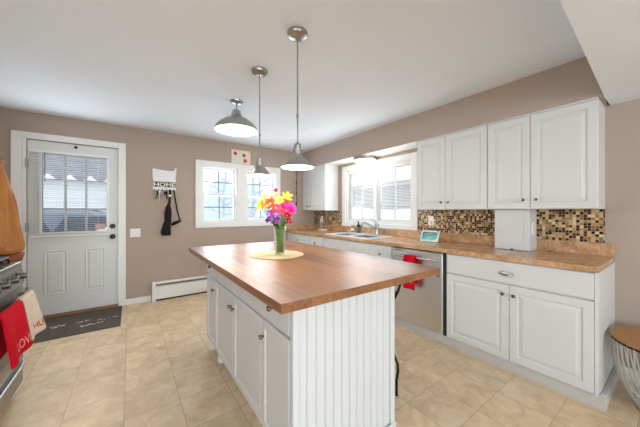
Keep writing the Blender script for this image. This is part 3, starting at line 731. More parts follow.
# placemat, vase and flowers
o = build('placemat', MB().lathe([(0, 0), (.216, 0), (.218, .003), (.214, .005), (0, .005)], (.97, 1.945, ZT), seg=48), M['straw'], origin=(.97, 1.945, ZT)); tag(o, 'round pale straw placemat under the vase on the island', 'placemat')
VX, VY, VZ = .985, 1.925, ZT+.0055
t = thing('glass_vase', (VX, VY, VZ), 'clear glass cylinder vase of stems on the round placemat', 'vase')
o = build('glass_wall', MB().lathe([(0, 0), (.04, 0), (.043, .004), (.046, .25), (.043, .25), (.040, .012), (0, .012)], (VX, VY, VZ), seg=32), M['glass'], t, smooth=True)
build('water', MB().lathe([(0, .0135), (.0385, .0135), (.041, .15), (0, .15)], (VX, VY, VZ), seg=28), M['water'], t, smooth=True)
rgt = Vector((math.cos(A), -math.sin(A), 0)); fwd = Vector((math.sin(A), math.cos(A), 0)); K = 2.14/264.08
FM = {}
def fmat(c):
    if c not in FM: FM[c] = mat('petal_%s' % c[0], srgb(*c[1]), .6, var=.18, vscale=60)
    return FM[c]
def flower(kind, cname, col, px, py, dep, size, label, col2=None, seed=0):
    rnd = random.Random(seed); size *= 1.22
    head = Vector((VX, VY, 0))+rgt*(px-281)*K+fwd*dep; head.z = H-(py-HY)*K
    foot = Vector((VX+rnd.uniform(-.022, .022), VY+rnd.uniform(-.022, .022), VZ+.018))
    rim = Vector((VX, VY, VZ+.235))+(Vector((head.x-VX, head.y-VY, 0)).normalized()*min(.03, (Vector((head.x-VX, head.y-VY, 0))).length))
    if head.z < rim.z+.01: rim.z = head.z-.012 if head.z > VZ+.2 else VZ+.22
    t = thing('cut_flower', head, label, 'flower', None)
    axis = Vector((head.x-VX, head.y-VY, 0))*3.0+Vector((0, 0, .30))-fwd*.30; axis.normalize()
    q = Vector((0, 0, 1)).rotation_difference(axis)
    mid = (rim+head)/2+Vector((0, 0, -.01))
    neck = head-axis*size*.25
    build('stem', MB().tube([foot, foot.lerp(rim, .5), rim, mid.lerp(neck, .3), neck], .0032, 6), M['stem'], t, smooth=True)
    mb = MB(); m = fmat((cname, col))
    def petal(a, ln, wd, tilt, cup, lift=0):
        ca, sa = math.cos(a), math.sin(a); rows = []
        N_ = 6
        for i in range(N_+1):
            s_ = i/N_; r = ln*s_*math.cos(tilt*(.4+.6*s_)); h = ln*s_*math.sin(tilt)*(1-.3*s_*cup)+lift; ww = wd*math.sin(PI*min(.94, .12+.82*s_))**.8
            rows.append([(r, -ww/2, h+cup*ww*.3), (r, 0, h), (r, ww/2, h+cup*ww*.3)])
        V = [[mb.b.verts.new(head+q@Vector((x*ca-y*sa, x*sa+y*ca, z))) for x, y, z in row] for row in rows]
        for i in range(N_):
            for j in range(2): mb.b.faces.new([V[i][j], V[i+1][j], V[i+1][j+1], V[i][j+1]])
    if kind == 'daisy':
        for L_, n_ in ((1, 14), (.8, 12)):
            for k in range(n_): petal(2*PI*k/n_+rnd.uniform(-.1, .1), size*L_, size*.36, .25 if L_ == 1 else .55, .3, .002*L_)
    elif kind == 'lily':
        for k in range(6): petal(2*PI*k/6+rnd.uniform(-.1, .1), size*1.15, size*.5, .55 if k % 2 else .75, .6)
    elif kind == 'peony':
        for L_, n_, tl in ((1, 9, .25), (.9, 9, .6), (.75, 8, .9), (.55, 7, 1.15), (.4, 5, 1.35)):
            for k in range(n_): petal(2*PI*k/n_+rnd.uniform(-.3, .3), size*L_, size*.62, tl, .8, size*.05)
    elif kind == 'small':
        for L_, n_, tl in ((1, 5, .35), (.75, 5, .8)):
            for k in range(n_): petal(2*PI*k/n_+L_, size*L_, size*.7, tl, .5)
    elif kind == 'bud':
        for L_, n_, tl in ((1, 5, 1.15), (.8, 4, 1.35)):
            for k in range(n_): petal(2*PI*k/n_+L_, size*L_, size*.6, tl, .9)
    build('petals', mb, m, t, smooth=True)
    c = size*.22 if kind in ('daisy', 'small', 'lily') else 0
    if c: build('flower_centre', MB().lathe([(0, -.004), (c, -.002), (c*.8, c*.5), (0, c*.8)], head, axis, 10), fmat((col2 or ('gold', (226, 160, 40)))), t, smooth=True)
    # one or two leaves along the stem
    mbl = MB()
    for s_ in range(3):
        p = rim.lerp(neck, rnd.uniform(.1, .9)); a = rnd.uniform(0, 2*PI); d_ = Vector((math.cos(a), math.sin(a), rnd.uniform(-.4, .5))).normalized(); sd = d_.cross(Vector((0, 0, 1))).normalized()
        L_ = rnd.uniform(.03, .055)
        pts = [(0, .0015), (.3, .009), (.6, .01), (1, .001)]
        V = [[mbl.b.verts.new(p+d_*L_*s2-Vector((0, 0, .012*s2*s2))+sd*w2) for w2 in (-ww, 0, ww)] for s2, ww in pts]
        for i in range(3):
            for j in range(2): mbl.b.faces.new([V[i][j], V[i+1][j], V[i+1][j+1], V[i][j+1]])
    build('leaves', mbl, M['leaf'], t, smooth=True)
Yl = ('yellow', (250, 206, 40)); Or = ('orange', (240, 84, 20)); Pk = ('pink', (236, 44, 128)); Mg = ('magenta', (238, 60, 168)); Pu = ('purple', (176, 108, 196)); Rd = ('red', (206, 34, 48)); Py = ('pale_yellow', (250, 224, 120)); Co = ('coral', (232, 70, 84))
FL = [
    ('lily', Yl, 265.5, 207, -.05, .042, 'large yellow lily at the lower left of the bouquet'),
    ('lily', Yl, 267.5, 199.5, .0, .042, 'yellow lily at the upper left of the bouquet'),
    ('small', Yl, 263.8, 202, -.01, .03, 'small yellow flower, leftmost in the bouquet'),
    ('daisy', Or, 273.4, 204, -.075, .042, 'bright orange daisy in the middle left of the bouquet'),
    ('peony', Py, 281.5, 201, -.05, .034, 'pale yellow rounded bloom at the upper middle of the bouquet'),
    ('bud', Rd, 277.8, 192, .0, .03, 'red bud, topmost in the bouquet'),
    ('bud', Py, 278.3, 197, -.03, .03, 'cream bud just below the topmost red bud'),
    ('lily', ('light_yellow', (252, 214, 76)), 287.5, 198.5, -.01, .045, 'light yellow lily at the upper right of the bouquet'),
    ('peony', Mg, 292, 209.5, -.05, .045, 'large magenta peony at the right edge of the bouquet'),
    ('peony', Pk, 286, 206.8, -.055, .03, 'hot pink bloom left of the magenta peony'),
    ('daisy', Co, 279.3, 208.4, -.085, .032, 'coral pink daisy with orange centre in the middle of the bouquet'),
    ('small', Rd, 289, 215.5, -.05, .028, 'small red flower under the magenta peony'),
    ('small', ('crimson', (196, 30, 80)), 290.5, 221, -.03, .026, 'small crimson flower, lowest on the right side of the bouquet'),
    ('small', Pu, 273.4, 214.5, -.075, .032, 'purple flower below the orange daisy'),
    ('small', Pu, 280.6, 213.8, -.09, .032, 'purple flower in the lower middle, under the coral daisy'),
    ('small', ('violet', (150, 84, 176)), 271.4, 219.8, -.04, .03, 'violet flower, lowest on the left side of the bouquet'),
    ('small', ('violet', (150, 84, 176)), 280.2, 221, -.07, .028, 'violet flower, lowest in the middle just above the vase rim'),
    ('daisy', Yl, 269.5, 206.5, -.07, .026, 'small yellow daisy tucked beside the orange daisy'),
    ('peony', Co, 284.5, 211.5, -.08, .024, 'coral bloom below the hot pink one'),
    ('small', Pk, 276.5, 211, -.08, .024, 'small pink flower between the orange daisy and the purple flowers'),
    ('peony', Or, 288.3, 203.5, -.03, .024, 'small orange bloom above the magenta peony'),
    ('small', Pu, 275.8, 218.5, -.08, .024, 'small purple flower between the two violet ones'),
    ('bud', Yl, 261.8, 206, -.02, .022, 'yellow bud at the far left edge of the bouquet'),
    ('lily', ('lime', (190, 196, 60)), 272, 197, .03, .03, 'yellow-green flower behind the orange daisy'),
]
for i, (k, c, px, py, dep, sz, lab) in enumerate(FL): flower(k, c[0], c[1], px, py, dep, sz, lab, Py if k == 'daisy' else None, i+3)
t = thing('foliage_sprig', (VX, VY, VZ+.1), 'bunch of green leafy sprigs filling the vase under the flowers', 'foliage')
rnd = random.Random(5); mbs = MB(); mbl = MB()
for k in range(20):
    a = rnd.uniform(0, 2*PI); rr = rnd.uniform(.02, .09); top = Vector((VX+rr*math.cos(a), VY+rr*math.sin(a), VZ+rnd.uniform(.25, .36)))
    ft = Vector((VX+rnd.uniform(-.025, .025), VY+rnd.uniform(-.025, .025), VZ+.016)); md = Vector((VX+.02*math.cos(a), VY+.02*math.sin(a), VZ+.2))
    mbs.tube([ft, md, top], .0024, 5)
    for j in range(6):
        s_ = rnd.uniform(.0, 1); p = md.lerp(top, s_); b = rnd.uniform(0, 2*PI); d_ = Vector((math.cos(b), math.sin(b), rnd.uniform(-.3, .6))).normalized(); sd = d_.cross(Vector((0, 0, 1))).normalized(); L_ = rnd.uniform(.025, .045)
        if j > 4: p = Vector((VX+rnd.uniform(-.02, .02), VY+rnd.uniform(-.02, .02), VZ+rnd.uniform(.16, .23))); L_ = .02
        V = [[mbl.b.verts.new(p+d_*L_*s2-Vector((0, 0, .01*s2*s2))+sd*w2) for w2 in (-ww, 0, ww)] for s2, ww in [(0, .001), (.35, .008), (.7, .007), (1, .001)]]
        for i in range(3):
            for jj in range(2): mbl.b.faces.new([V[i][jj], V[i+1][jj], V[i+1][jj+1], V[i][jj+1]])
build('sprig_stems', mbs, M['stem'], t, smooth=True); o = build('sprig_leaves', mbl, M['leaf'], t, smooth=True)

# ---------------------------------------------------------------- lamps
def point(name, loc, e, r=.03, parent=None):
    d = bpy.data.lights.new(name, 'POINT'); d.energy = e; d.shadow_soft_size = r; d.color = (1, .93, .84)
    o = bpy.data.objects.new(name, d); C.objects.link(o); o.location = loc
    if parent is not None: o.parent = parent; o.location = Vector(loc)-base_of(parent)
    return o
def pendant(x, y, zr, label):
    t = thing('pendant_lamp', (x, y, zr), label, 'lamp', 'pewter pendant lamps over the island')
    o = build('canopy', MB().lathe([(0, -.036), (.03, -.034), (.06, -.022), (.066, -.012), (.066, 0), (0, 0)], (x, y, ZC), seg=28), M['nickel'], t); auto_smooth(o)
    zt = zr+.16
    build('rod', MB().tube([(x, y, zt), (x, y, ZC-.03)], .005, 8), M['nickel'], t)
    build('rod_coupling', MB().lathe([(.005, 0), (.009, .004), (.009, .02), (.005, .024)], (x, y, zt+.16), seg=12), M['nickel'], t)
    o = build('socket_cap', MB().lathe([(0, .0), (.02, 0), (.03, .004), (.03, .014), (.04, .016), (.04, .026), (.024, .03), (.024, .058), (.018, .066), (.008, .075), (0, .078)], (x, y, zr+.085), seg=20), M['pewter'], t); auto_smooth(o)
    pr = [(.107, 0), (.108, .004), (.083, .025), (.055, .052), (.036, .076), (.034, .088), (.032, .088), (.034, .074), (.053, .05), (.081, .023), (.104, .001)]
    o = build('shade', MB().lathe(pr, (x, y, zr), seg=40, closed=True), M['pewter'], t); auto_smooth(o, 60)
    pi = [(.1035, .0005), (.082, .0165), (.047, .0485), (.030, .075), (.0, .08)]
    build('shade_lining', MB().lathe([(r, h) for r, h in pi]+[(0, .081), (.031, .076), (.048, .0492), (.083, .0172), (.1038, .0008)], (x, y, zr), seg=40, cap=False), M['shade_in'], t, smooth=True)
    mbk = MB()
    for a in (0, 90, 180, 270):
        c, s_ = math.cos(math.radians(a+20)), math.sin(math.radians(a+20))
        mbk.tube([(x+.03*c, y+.03*s_, zr+.11), (x+.06*c, y+.06*s_, zr+.065), (x+.1*c, y+.1*s_, zr+.012)], .0016, 5)
    build('cage_wire', mbk, M['nickel'], t)
    build('bulb', MB().lathe([(0, .0), (.02, .006), (.028, .025), (.02, .05), (.012, .07), (0, .07)], (x, y, zr+.006), seg=16), M['bulb'], t, smooth=True, label='lit frosted bulb')
    point('bulb_light', (x, y, zr-.03), 5, .03, t)
pendant(.877, 1.466, 1.548, 'pewter pendant lamp over the near end of the island')
pendant(.860, 2.037, 1.555, 'pewter pendant lamp over the far half of the island, in front of the window')
x, y = .905, 2.748
t = thing('ceiling_lamp', (x, y, ZC), 'large pewter dome lamp hanging close to the ceiling beyond the pendants', 'lamp')
o = build('canopy', MB().lathe([(0, -.03), (.03, -.028), (.062, -.012), (.066, 0), (0, 0)], (x, y, ZC), seg=28), M['nickel'], t); auto_smooth(o)
build('rod', MB().tube([(x, y, 2.28), (x, y, ZC-.02)], .008, 8), M['nickel'], t)
zr = 2.108
pr = [(.217, 0), (.219, .008), (.208, .035), (.175, .075), (.12, .115), (.075, .14), (.055, .15), (.048, .185), (.042, .21), (.015, .222), (0, .223)]
inn = [(.0, .136), (.06, .133), (.115, .108), (.17, .068), (.203, .03), (.214, .002)]
o = build('shade', MB().lathe(pr+inn[:0]+[(0, .14), (.06, .136), (.117, .111), (.172, .071), (.205, .032), (.2155, 0)], (x, y, zr), seg=48, closed=False, cap=False), M['pewter'], t); auto_smooth(o, 60)
build('shade_lining', MB().lathe([(0, .139), (.06, .135), (.116, .110), (.171, .070), (.204, .031), (.215, .0005), (.214, .0), (.2025, .029), (.169, .067), (.114, .107), (.06, .132), (0, .136)], (x, y, zr), seg=48), M['shade_in'], t, smooth=True)
build('bulb', MB().lathe([(0, .0), (.02, .005), (.034, .03), (.024, .06), (.014, .09), (0, .09)], (x, y, zr+.03), seg=16), M['bulb'], t, smooth=True, label='lit frosted bulb')
point('bulb_light', (x, y, zr+.01), 6, .05, t)
# flush light under the soffit
x, y = 2.9, 2.86
t = thing('flush_ceiling_light', (x, y, ZL), 'round lit flush light under the soffit above the sink', 'lamp')
o = build('rim', MB().lathe([(0, -.05), (.168, -.05), (.172, -.045), (.172, 0), (0, 0)], (x, y, ZL-.006), seg=36), M['nickel'], t); auto_smooth(o)
build('diffuser', MB().lathe([(0, -.125), (.06, -.12), (.11, -.1), (.15, -.07), (.16, -.05), (0, -.05)], (x, y, ZL-.006), seg=36), M['diffuser'], t, smooth=True, label='glowing white glass bowl')
point('bulb_light', (x-.05, y, ZL-.17), 5, .08, t)

# ---------------------------------------------------------------- entry side things
o = build('doormat', MB().grid(lambda u, v: (-.93+u*.845, 3.655+v*.74, .006+.003*math.sin(u*17)*math.sin(v*11)), 30, 20), M['mat_black'], solid=.01, origin=(-.5, 4, 0)); tag(o, 'dark worn doormat with white printed marks in front of the entry door', 'doormat')
rnd = random.Random(11); mbm = MB()
for cx, cy, n_ in ((-.62, 3.99, 9), (-.40, 4.02, 6), (-.36, 3.86, 12), (-.24, 3.97, 5)):
    for k in range(n_):
        a = cx+rnd.uniform(-.09, .09); b = cy+rnd.uniform(-.02, .02)+.1*(a-cx); ln = rnd.uniform(.012, .05)
        an = rnd.uniform(-.5, .9); dx_, dy_ = math.cos(an)*ln, math.sin(an)*ln*.6; wv = rnd.uniform(.004, .008)
        mbm.loft([[(a, b, z), (a+dx_, b+dy_, z), (a+dx_, b+dy_+wv, z), (a, b+wv, z)] for z in (.0135, .0155)])
build('print', mbm, M['paper'], o, label='worn white print')

# key rack
t = thing('key_rack', (.405, YB, 1.6), 'white wall rack reading HOME with hooks for keys, between the door and window', 'key rack')
mp = ony(YB)
build('back_board', MB().rings(mp, .262, .552, 1.575, 1.70, [(0, 0), (0, .014), (.003, .016)]), M['plastic'], t)
build('letter_band', MB().rings(mp, .268, .548, 1.618, 1.692, [(0, .016), (0, .019)]), M['black_plastic'], t)
build('lettering', text_mb('HOME', .082, lambda a, b, c: mp(.275+a, 1.626+b*.98, .0195+c), .001, width=.266), M['plastic'], t)
for k in range(6):
    xx = .282+k*.048
    build('hook', MB().tube([mp(xx, 1.6, .014), mp(xx, 1.598, .03), mp(xx, 1.58, .036), mp(xx, 1.57, .045), mp(xx, 1.58, .054)], .0028, 6), M['bronze'], t)
pocket = MB().rings(mp, .262, .552, 1.70, 1.735, [(0, 0), (0, .04), (.002, .042)])
build('mail_pocket', pocket, M['plastic'], t)
o = build('mail', MB().loft([[mp(u, v, d) for u, v in ((.262, 1.737), (.545, 1.737), (.556, 1.83), (.562, 1.9), (.54, 1.905), (.53, 1.862), (.45, 1.858), (.34, 1.868), (.262, 1.882), (.256, 1.81))] for d in (.004, .014)]), M['paper'], origin=mp(.4, 1.737, .01)); tag(o, 'crumpled white envelopes standing in the top of the HOME rack', 'mail')
for j, (xx, zz, lab) in enumerate(((.33, 1.55, 'leftmost bunch of keys hanging from the HOME rack'), (.425, 1.55, 'second bunch of keys hanging from the middle of the HOME rack'))):
    kt = thing('key_bunch', mp(xx, zz, .045), lab, 'keys')
    build('key_ring', MB().tube([mp(xx+.016*math.cos(a), zz+.01+.018*math.sin(a), .05) for a in [2*PI*k/14 for k in range(14)]], .002, 5, closed=True), M['nickel'], kt)
    r2 = random.Random(j+1)
    for k in range(5):
        an = r2.uniform(-.7, .7); l_ = r2.uniform(.06, .13)
        u1, v1 = xx+math.sin(an)*l_*.6, zz-math.cos(an)*l_
        w0 = .017
        build('key', MB().lathe([(0, 0), (w0, 0), (w0, .003), (0, .003)], mp(xx+math.sin(an)*.02, zz-.01, .042+k*.004), (0, -1, 0), 10).tube([mp(xx+math.sin(an)*.02, zz-.012, .044+k*.004), mp(u1, v1, .044+k*.004)], .008, 6), [M['key'], M['bag'], M['key'], M['nickel'], M['bag']][k], kt)
    build('lanyard', MB().loft([[mp(xx+du+dx2, v, .03+dd2) for du, dd2 in ((-.007, 0), (.007, 0), (.007, .003), (-.007, .003))] for v, dx2 in ((zz, 0), (zz-.1, .004*(1-2*j)), (zz-.18, -.012), (zz-.22, -.008))]), M['key'], kt, label='olive tan lanyard strap')
# black bag on the rack
t = thing('shoulder_bag', mp(.46, .95, .05), 'black camera bag with a long strap hanging from the right hooks of the HOME rack', 'bag')
def ell(cu, cv, ru, rw, cw=.05, n=12): return [mp(cu+ru*math.cos(2*PI*k/n), cv, cw+rw*math.sin(2*PI*k/n)) for k in range(n)]
build('bag_body', MB().loft([ell(.450, 1.37, .012, .014), ell(.452, 1.33, .032, .03), ell(.448, 1.24, .045, .035), ell(.446, 1.14, .04, .036), ell(.432, 1.07, .05, .04), ell(.42, .98, .062, .042), ell(.425, .935, .06, .04), ell(.43, .92, .045, .03)]), M['bag'], t, smooth=True)
build('flap', MB().loft([ell(.50, 1.06, .012, .015), ell(.53, 1.09, .045, .02), ell(.56, 1.115, .05, .022), ell(.60, 1.135, .03, .015)]), M['bag'], t, smooth=True)
def strap(pts, w_=.011):
    R = []
    for u, v in pts: R.append([mp(u-w_, v, .048), mp(u+w_, v, .048), mp(u+w_, v, .053), mp(u-w_, v, .053)])
    return MB().loft(R)
build('strap', strap([(.474, 1.58), (.472, 1.5), (.466, 1.42), (.46, 1.35)], .014), M['bag'], t)
build('strap', strap([(.522, 1.585), (.53, 1.5), (.545, 1.4), (.565, 1.28), (.585, 1.2), (.60, 1.135)], .009), M['bag'], t)
build('buckle', MB().rings(mp, .455, .488, 1.48, 1.51, [(0, .052), (.002, .058)]), M['paper'], t)
build('tag', MB().lathe([(0, 0), (.016, 0), (.012, .008), (0, .01)], mp(.40, 1.255, .05), (0, -1, 0), 10), M['orange_pl'], t, label='small orange tag')

# picture above the window
t = thing('wall_picture', mp(1.53, 2.085, 0), 'small cream canvas with three red flowers standing on top of the window casing', 'picture')
build('canvas', MB().rings(mp, 1.366, 1.69, 2.075, 2.30, [(0, .001), (0, .018), (.002, .02)]), M['canvas'], t)
for u, v, r_ in ((1.43, 2.24, .032), (1.58, 2.22, .032), (1.60, 2.13, .034)):
    build('painted_flower', MB().lathe([(0, 0), (r_, 0), (r_*.8, .003), (0, .003)], mp(u, v, .02), (0, -1, 0), 14), M['pic_red'], t, label='painted red bloom')
    build('painted_stem', MB().tube([mp(u, v-r_, .0205), mp(u-.01, v-r_-.02, .0205), mp(u-.03, max(2.08, v-.12), .0205)], .0016, 4), M['pic_green'], t)
build('painted_corner', MB().rings(mp, 1.655, 1.688, 2.27, 2.298, [(0, .02), (0, .021)]), M['pic_yellow'], t)

# wire rack on the back wall by the corner cabinet
t = thing('wall_hook_rack', mp(2.62, 1.72, 0), 'narrow black hook rack on the back wall left of the corner cabinet', 'hook rack')
mb = MB(); mb.tube([mp(2.63, 1.36, .006), mp(2.63, 2.14, .006)], .006, 6); build('rail', mb, M['black_metal'], t)
for z in (1.82, 1.62, 1.42): build('hook', MB().tube([mp(2.63, z, .006), mp(2.61, z-.02, .04), mp(2.585, z-.015, .07), mp(2.575, z+.015, .08)], .009, 6), M['black_metal'], t)
t = thing('gold_ornament', mp(2.60, 2.08, 0), 'small gold and brown ornament on the top of the black hook rack', 'ornament')
o = build('ornament_body', MB().lathe([(0, -.06), (.03, -.05), (.05, -.01), (.045, .02), (.02, .04), (0, .05)], mp(2.60, 2.09, .055), (0, 0, 1), 12), M['gold'], t, smooth=True)

# ---------------------------------------------------------------- range with towels
M['range_steel'] = mat('range_steel', (.30, .29, .28, 1), .34, .9, var=.04)
t = thing('kitchen_range', (-.93, 2.37, 0), 'stainless steel kitchen range at the left edge with black knobs-front and oven handle', 'stove')
t['label'] = 'stainless steel kitchen range at the left edge of the room'
SXF = -.625; sy0, sy1 = 1.99, 2.745
build('body', B(-1.262, SXF-.02, sy0, sy1, .06, .895), M['range_steel'], t)
build('cooktop', B(-1.262, SXF+.004, sy0, sy1, .895, .914), M['range_steel'], t, bevel=.003)
mb = MB(); mb.loft([[(a, y, z) for a, z in ((SXF-.03, .752), (SXF+.014, .752), (SXF+.018, .77), (SXF+.002, .893), (SXF-.03, .893))] for y in (sy0, sy1)])
build('control_panel', mb, M['range_steel'], t)
for k in range(5):
    y = 2.625-k*.148
    ko = build('knob', MB().lathe([(0, 0), (.03, 0), (.03, .008), (.024, .01), (.021, .042), (.016, .046), (0, .046)], (SXF+.008, y, .828), (1, 0, .1), 16), M['knob_nickel'], t, label='dark metal burner knob'); auto_smooth(ko)
od = build('oven_door', B(SXF-.02, SXF+.012, sy0+.004, sy1-.004, .235, .745), M['range_steel'], t, bevel=.003)
build('oven_window', B(SXF+.012, SXF+.0145, sy0+.09, sy1-.09, .33, .64), M['steel_dark'], od)
hh = MB().tube([(SXF+.06, sy0+.04, .70), (SXF+.06, sy1-.04, .70)], .012, 10); hh.tube([(SXF+.01, sy0+.07, .70), (SXF+.06, sy0+.07, .70)], .009, 8); hh.tube([(SXF+.01, sy1-.07, .70), (SXF+.06, sy1-.07, .70)], .009, 8)
build('handle', hh, M['nickel'], od, smooth=True)
dw = build('storage_drawer', B(SXF-.02, SXF+.01, sy0+.004, sy1-.004, .07, .225), M['range_steel'], t, bevel=.003)
build('drawer_handle', B(SXF+.01, SXF+.03, sy0+.03, sy1-.03, .192, .212), M['nickel'], dw, bevel=.004)
build('foot_plinth', B(-1.2, SXF-.06, sy0+.02, sy1-.02, 0, .06), M['dark'], t)
mb = MB()
for y in (2.16, 2.58):
    for dx_ in (-.42, -.16):
        cx = SXF+dx_
        for k in (-.1, 0, .1): mb.tube([(cx-.12, y+k, .936), (cx+.12, y+k, .936)], .006, 6); mb.tube([(cx+k, y-.14, .936), (cx+k, y+.14, .936)], .006, 6)
        for sx_ in (-.12, .12):
            for sy_ in (-.1, .1): mb.box(cx+sx_-.006, cx+sx_+.006, y+sy_-.006, y+sy_+.006, .9135, .936)
build('grate', mb, M['black_metal'], t)
for y in (2.16, 2.58):
    for dx_ in (-.42, -.16): build('burner', MB().lathe([(0, 0), (.04, 0), (.04, .012), (0, .014)], (SXF+dx_, y, .914), seg=16), M['black_metal'], t)
t = thing('oven_tray', (-.78, 2.45, .943), 'blue-grey metal tray resting on the stove burners', 'tray')
build('tray_body', MB().rings(lambda u, v, w_: (u, v, .943+w_), -.86, -.66, 2.2, 2.66, [(0, .012), (0, .02), (.006, .02), (.014, .006), (.02, .006)]), mat('blue_grey_enamel', srgb(120, 136, 158), .3, .3), t)

HX = SXF+.06
def towel_fn(ya, yb, back, front, flare, ph, fx=0.):
    def fn(u, v):
        L = back+front; s = v*L-back
        y = ya+(yb-ya)*u
        if s < -.014: x = HX-.017; z = .70+s
        elif s < .014: an = s/.014*PI/2; x = HX+.017*math.sin(an); z = .70+.017*math.cos(an)
        else:
            k = (s-.014)/front
            x = HX+.017+flare*k+.010*math.sin(u*9+ph)*k**.5+fx*k*u; z = .70-(s-.014)
            y += (yb-ya)*.10*k*(u-.5)+.03*k*(u)*0
        return (x, y, z)
    return fn
f1 = towel_fn(2.10, 2.43, .25, .285, .04, .3)
drape('hand_towel', 'red terry towel embroidered with white letters hanging from the oven handle', M['red'], f1, .33, .535, 'LOVE', M['thread_white'], .07, .40, .94, -1, lw=.175)
f2 = towel_fn(2.44, 2.68, .25, .27, .035, 1.2, .03)
drape('hand_towel', 'cream terry towel embroidered with red letters beside the red one on the oven handle', M['cream'], f2, .24, .52, 'HUG', M['thread_red'], .06, .40, .93, -1, lw=.125)

# ---------------------------------------------------------------- hanging jacket
t = thing('jacket', (-.76, 2.97, .87), 'tan suede jacket with brown rib hem hanging on a hook at the left edge', 'jacket')
def jr(cx, cy, rx_, ry_, z, ph=0, am=.06, n=28, off=0):
    return [(cx+rx_*math.cos(a)*(1+am*math.sin(5*a+ph)), cy+ry_*math.sin(a)*(1+am*math.sin(5*a+ph+1)), z) for a in [2*PI*k/n+off for k in range(n)]]
def jring(cx, cy, rx_, ry_, z, am, n=44):   # vertical folds that deepen towards the hem
    return [(cx+rx_*math.cos(a)*(1+1.5*am*(math.sin(7*a+1.2*z)+.5*math.sin(13*a+3))), cy+ry_*math.sin(a)*(1+am*.6*math.sin(7*a+1.2*z+1)), z+.004*math.sin(5*a)) for a in [2*PI*k/n for k in range(n)]]
JR = [(-.84, 2.97, .02, .03, 1.655, .0), (-.83, 2.97, .045, .07, 1.64, .02), (-.825, 2.975, .055, .12, 1.59, .05), (-.815, 2.98, .062, .165, 1.50, .07), (-.80, 2.985, .068, .19, 1.38, .09), (-.787, 2.99, .074, .205, 1.24, .10), (-.775, 2.995, .082, .22, 1.10, .11), (-.765, 3.0, .092, .23, 1.0, .11), (-.765, 3.0, .09, .225, .935, .08)]
build('jacket_body', MB().loft([jring(a, b, c, d, z, am) for a, b, c, d, z, am in JR]), M['leather'], t, smooth=True, sub=1)
build('rib_hem', MB().loft([jring(-.765, 3.0, .092, .228, .94, .05), jring(-.768, 3.0, .088, .222, .91, .06), jring(-.77, 3.0, .082, .215, .878, .06)]), M['leather_dark'], t, smooth=True, label='brown rib-knit hem')
def sleeve(pts, rs, ph):
    R = []
    for i, ((x_, y_, z_), r_) in enumerate(zip(pts, rs)):
        wr = 1+.09*math.sin(i*2.4+ph)
        R.append([(x_+r_*wr*math.cos(a)*(1+.08*math.sin(3*a+i*.8)), y_+r_*1.15*wr*math.sin(a), z_+.012*math.cos(a+ph)) for a in [2*PI*k/18 for k in range(18)]])
    build('sleeve', MB().loft(R), M['leather'], t, smooth=True, sub=1)
sleeve([(-.82, 2.88, 1.615), (-.80, 2.855, 1.57), (-.775, 2.83, 1.50), (-.757, 2.81, 1.43), (-.75, 2.79, 1.36), (-.748, 2.775, 1.28), (-.748, 2.765, 1.20), (-.75, 2.76, 1.12), (-.752, 2.755, 1.05), (-.755, 2.755, 1.01), (-.757, 2.755, .985)], [.02, .036, .046, .05, .053, .054, .055, .056, .057, .052, .04], 0)
sleeve([(-.83, 3.09, 1.58), (-.81, 3.11, 1.50), (-.79, 3.12, 1.40), (-.775, 3.12, 1.30), (-.765, 3.12, 1.20), (-.755, 3.11, 1.10), (-.75, 3.11, 1.02), (-.75, 3.11, .98)], [.02, .036, .044, .048, .05, .05, .05, .04], 2)
build('collar', MB().tube([(-.85, 2.91, 1.62), (-.80, 2.92, 1.635), (-.785, 2.97, 1.64), (-.80, 3.02, 1.63), (-.85, 3.04, 1.61)], [.016, .022, .024, .022, .016], 10), M['leather'], t, smooth=True)
t = thing('coat_hook', (-.83, 2.85, 1.66), 'dark metal coat hook holding the tan jacket', 'hook')
build('hook_arm', MB().tube([(-.83, 2.88, 1.66), (-.80, 2.9, 1.655), (-.785, 2.92, 1.665), (-.785, 2.93, 1.69)], .006, 6), M['bronze'], t)

# ---------------------------------------------------------------- wire basket side table
t = thing('basket_table', (2.72, .03, 0), 'wire basket side table with a round wooden top at the right edge', 'side table')
cx, cy = 2.70, .052; zt = .452; rt = .262
build('table_top', MB().lathe([(0, 0), (rt-.004, 0), (rt, .004), (rt, .014), (rt-.003, .017), (0, .017)], (cx, cy, zt-.017), seg=48), M['table_wood'], t)
def br(z): k = z/.43; return .13+(.252-.13)*(1-(1-k)**2.5)
mb = MB()
for k in range(44):
    a = 2*PI*k/44
    mb.tube([(cx+br(z)*math.cos(a), cy+br(z)*math.sin(a), z) for z in (.004, .03, .07, .12, .18, .25, .33, .43)], .0046, 6)
build('basket_wires', mb, M['wire'], t)
for z, r_ in ((.005, .005), (.425, .006)): build('hoop', MB().tube([(cx+br(z)*math.cos(a), cy+br(z)*math.sin(a), z) for a in [2*PI*k/40 for k in range(40)]], r_, 6, closed=True), M['black_metal'] if z > .1 else M['wire'], t)

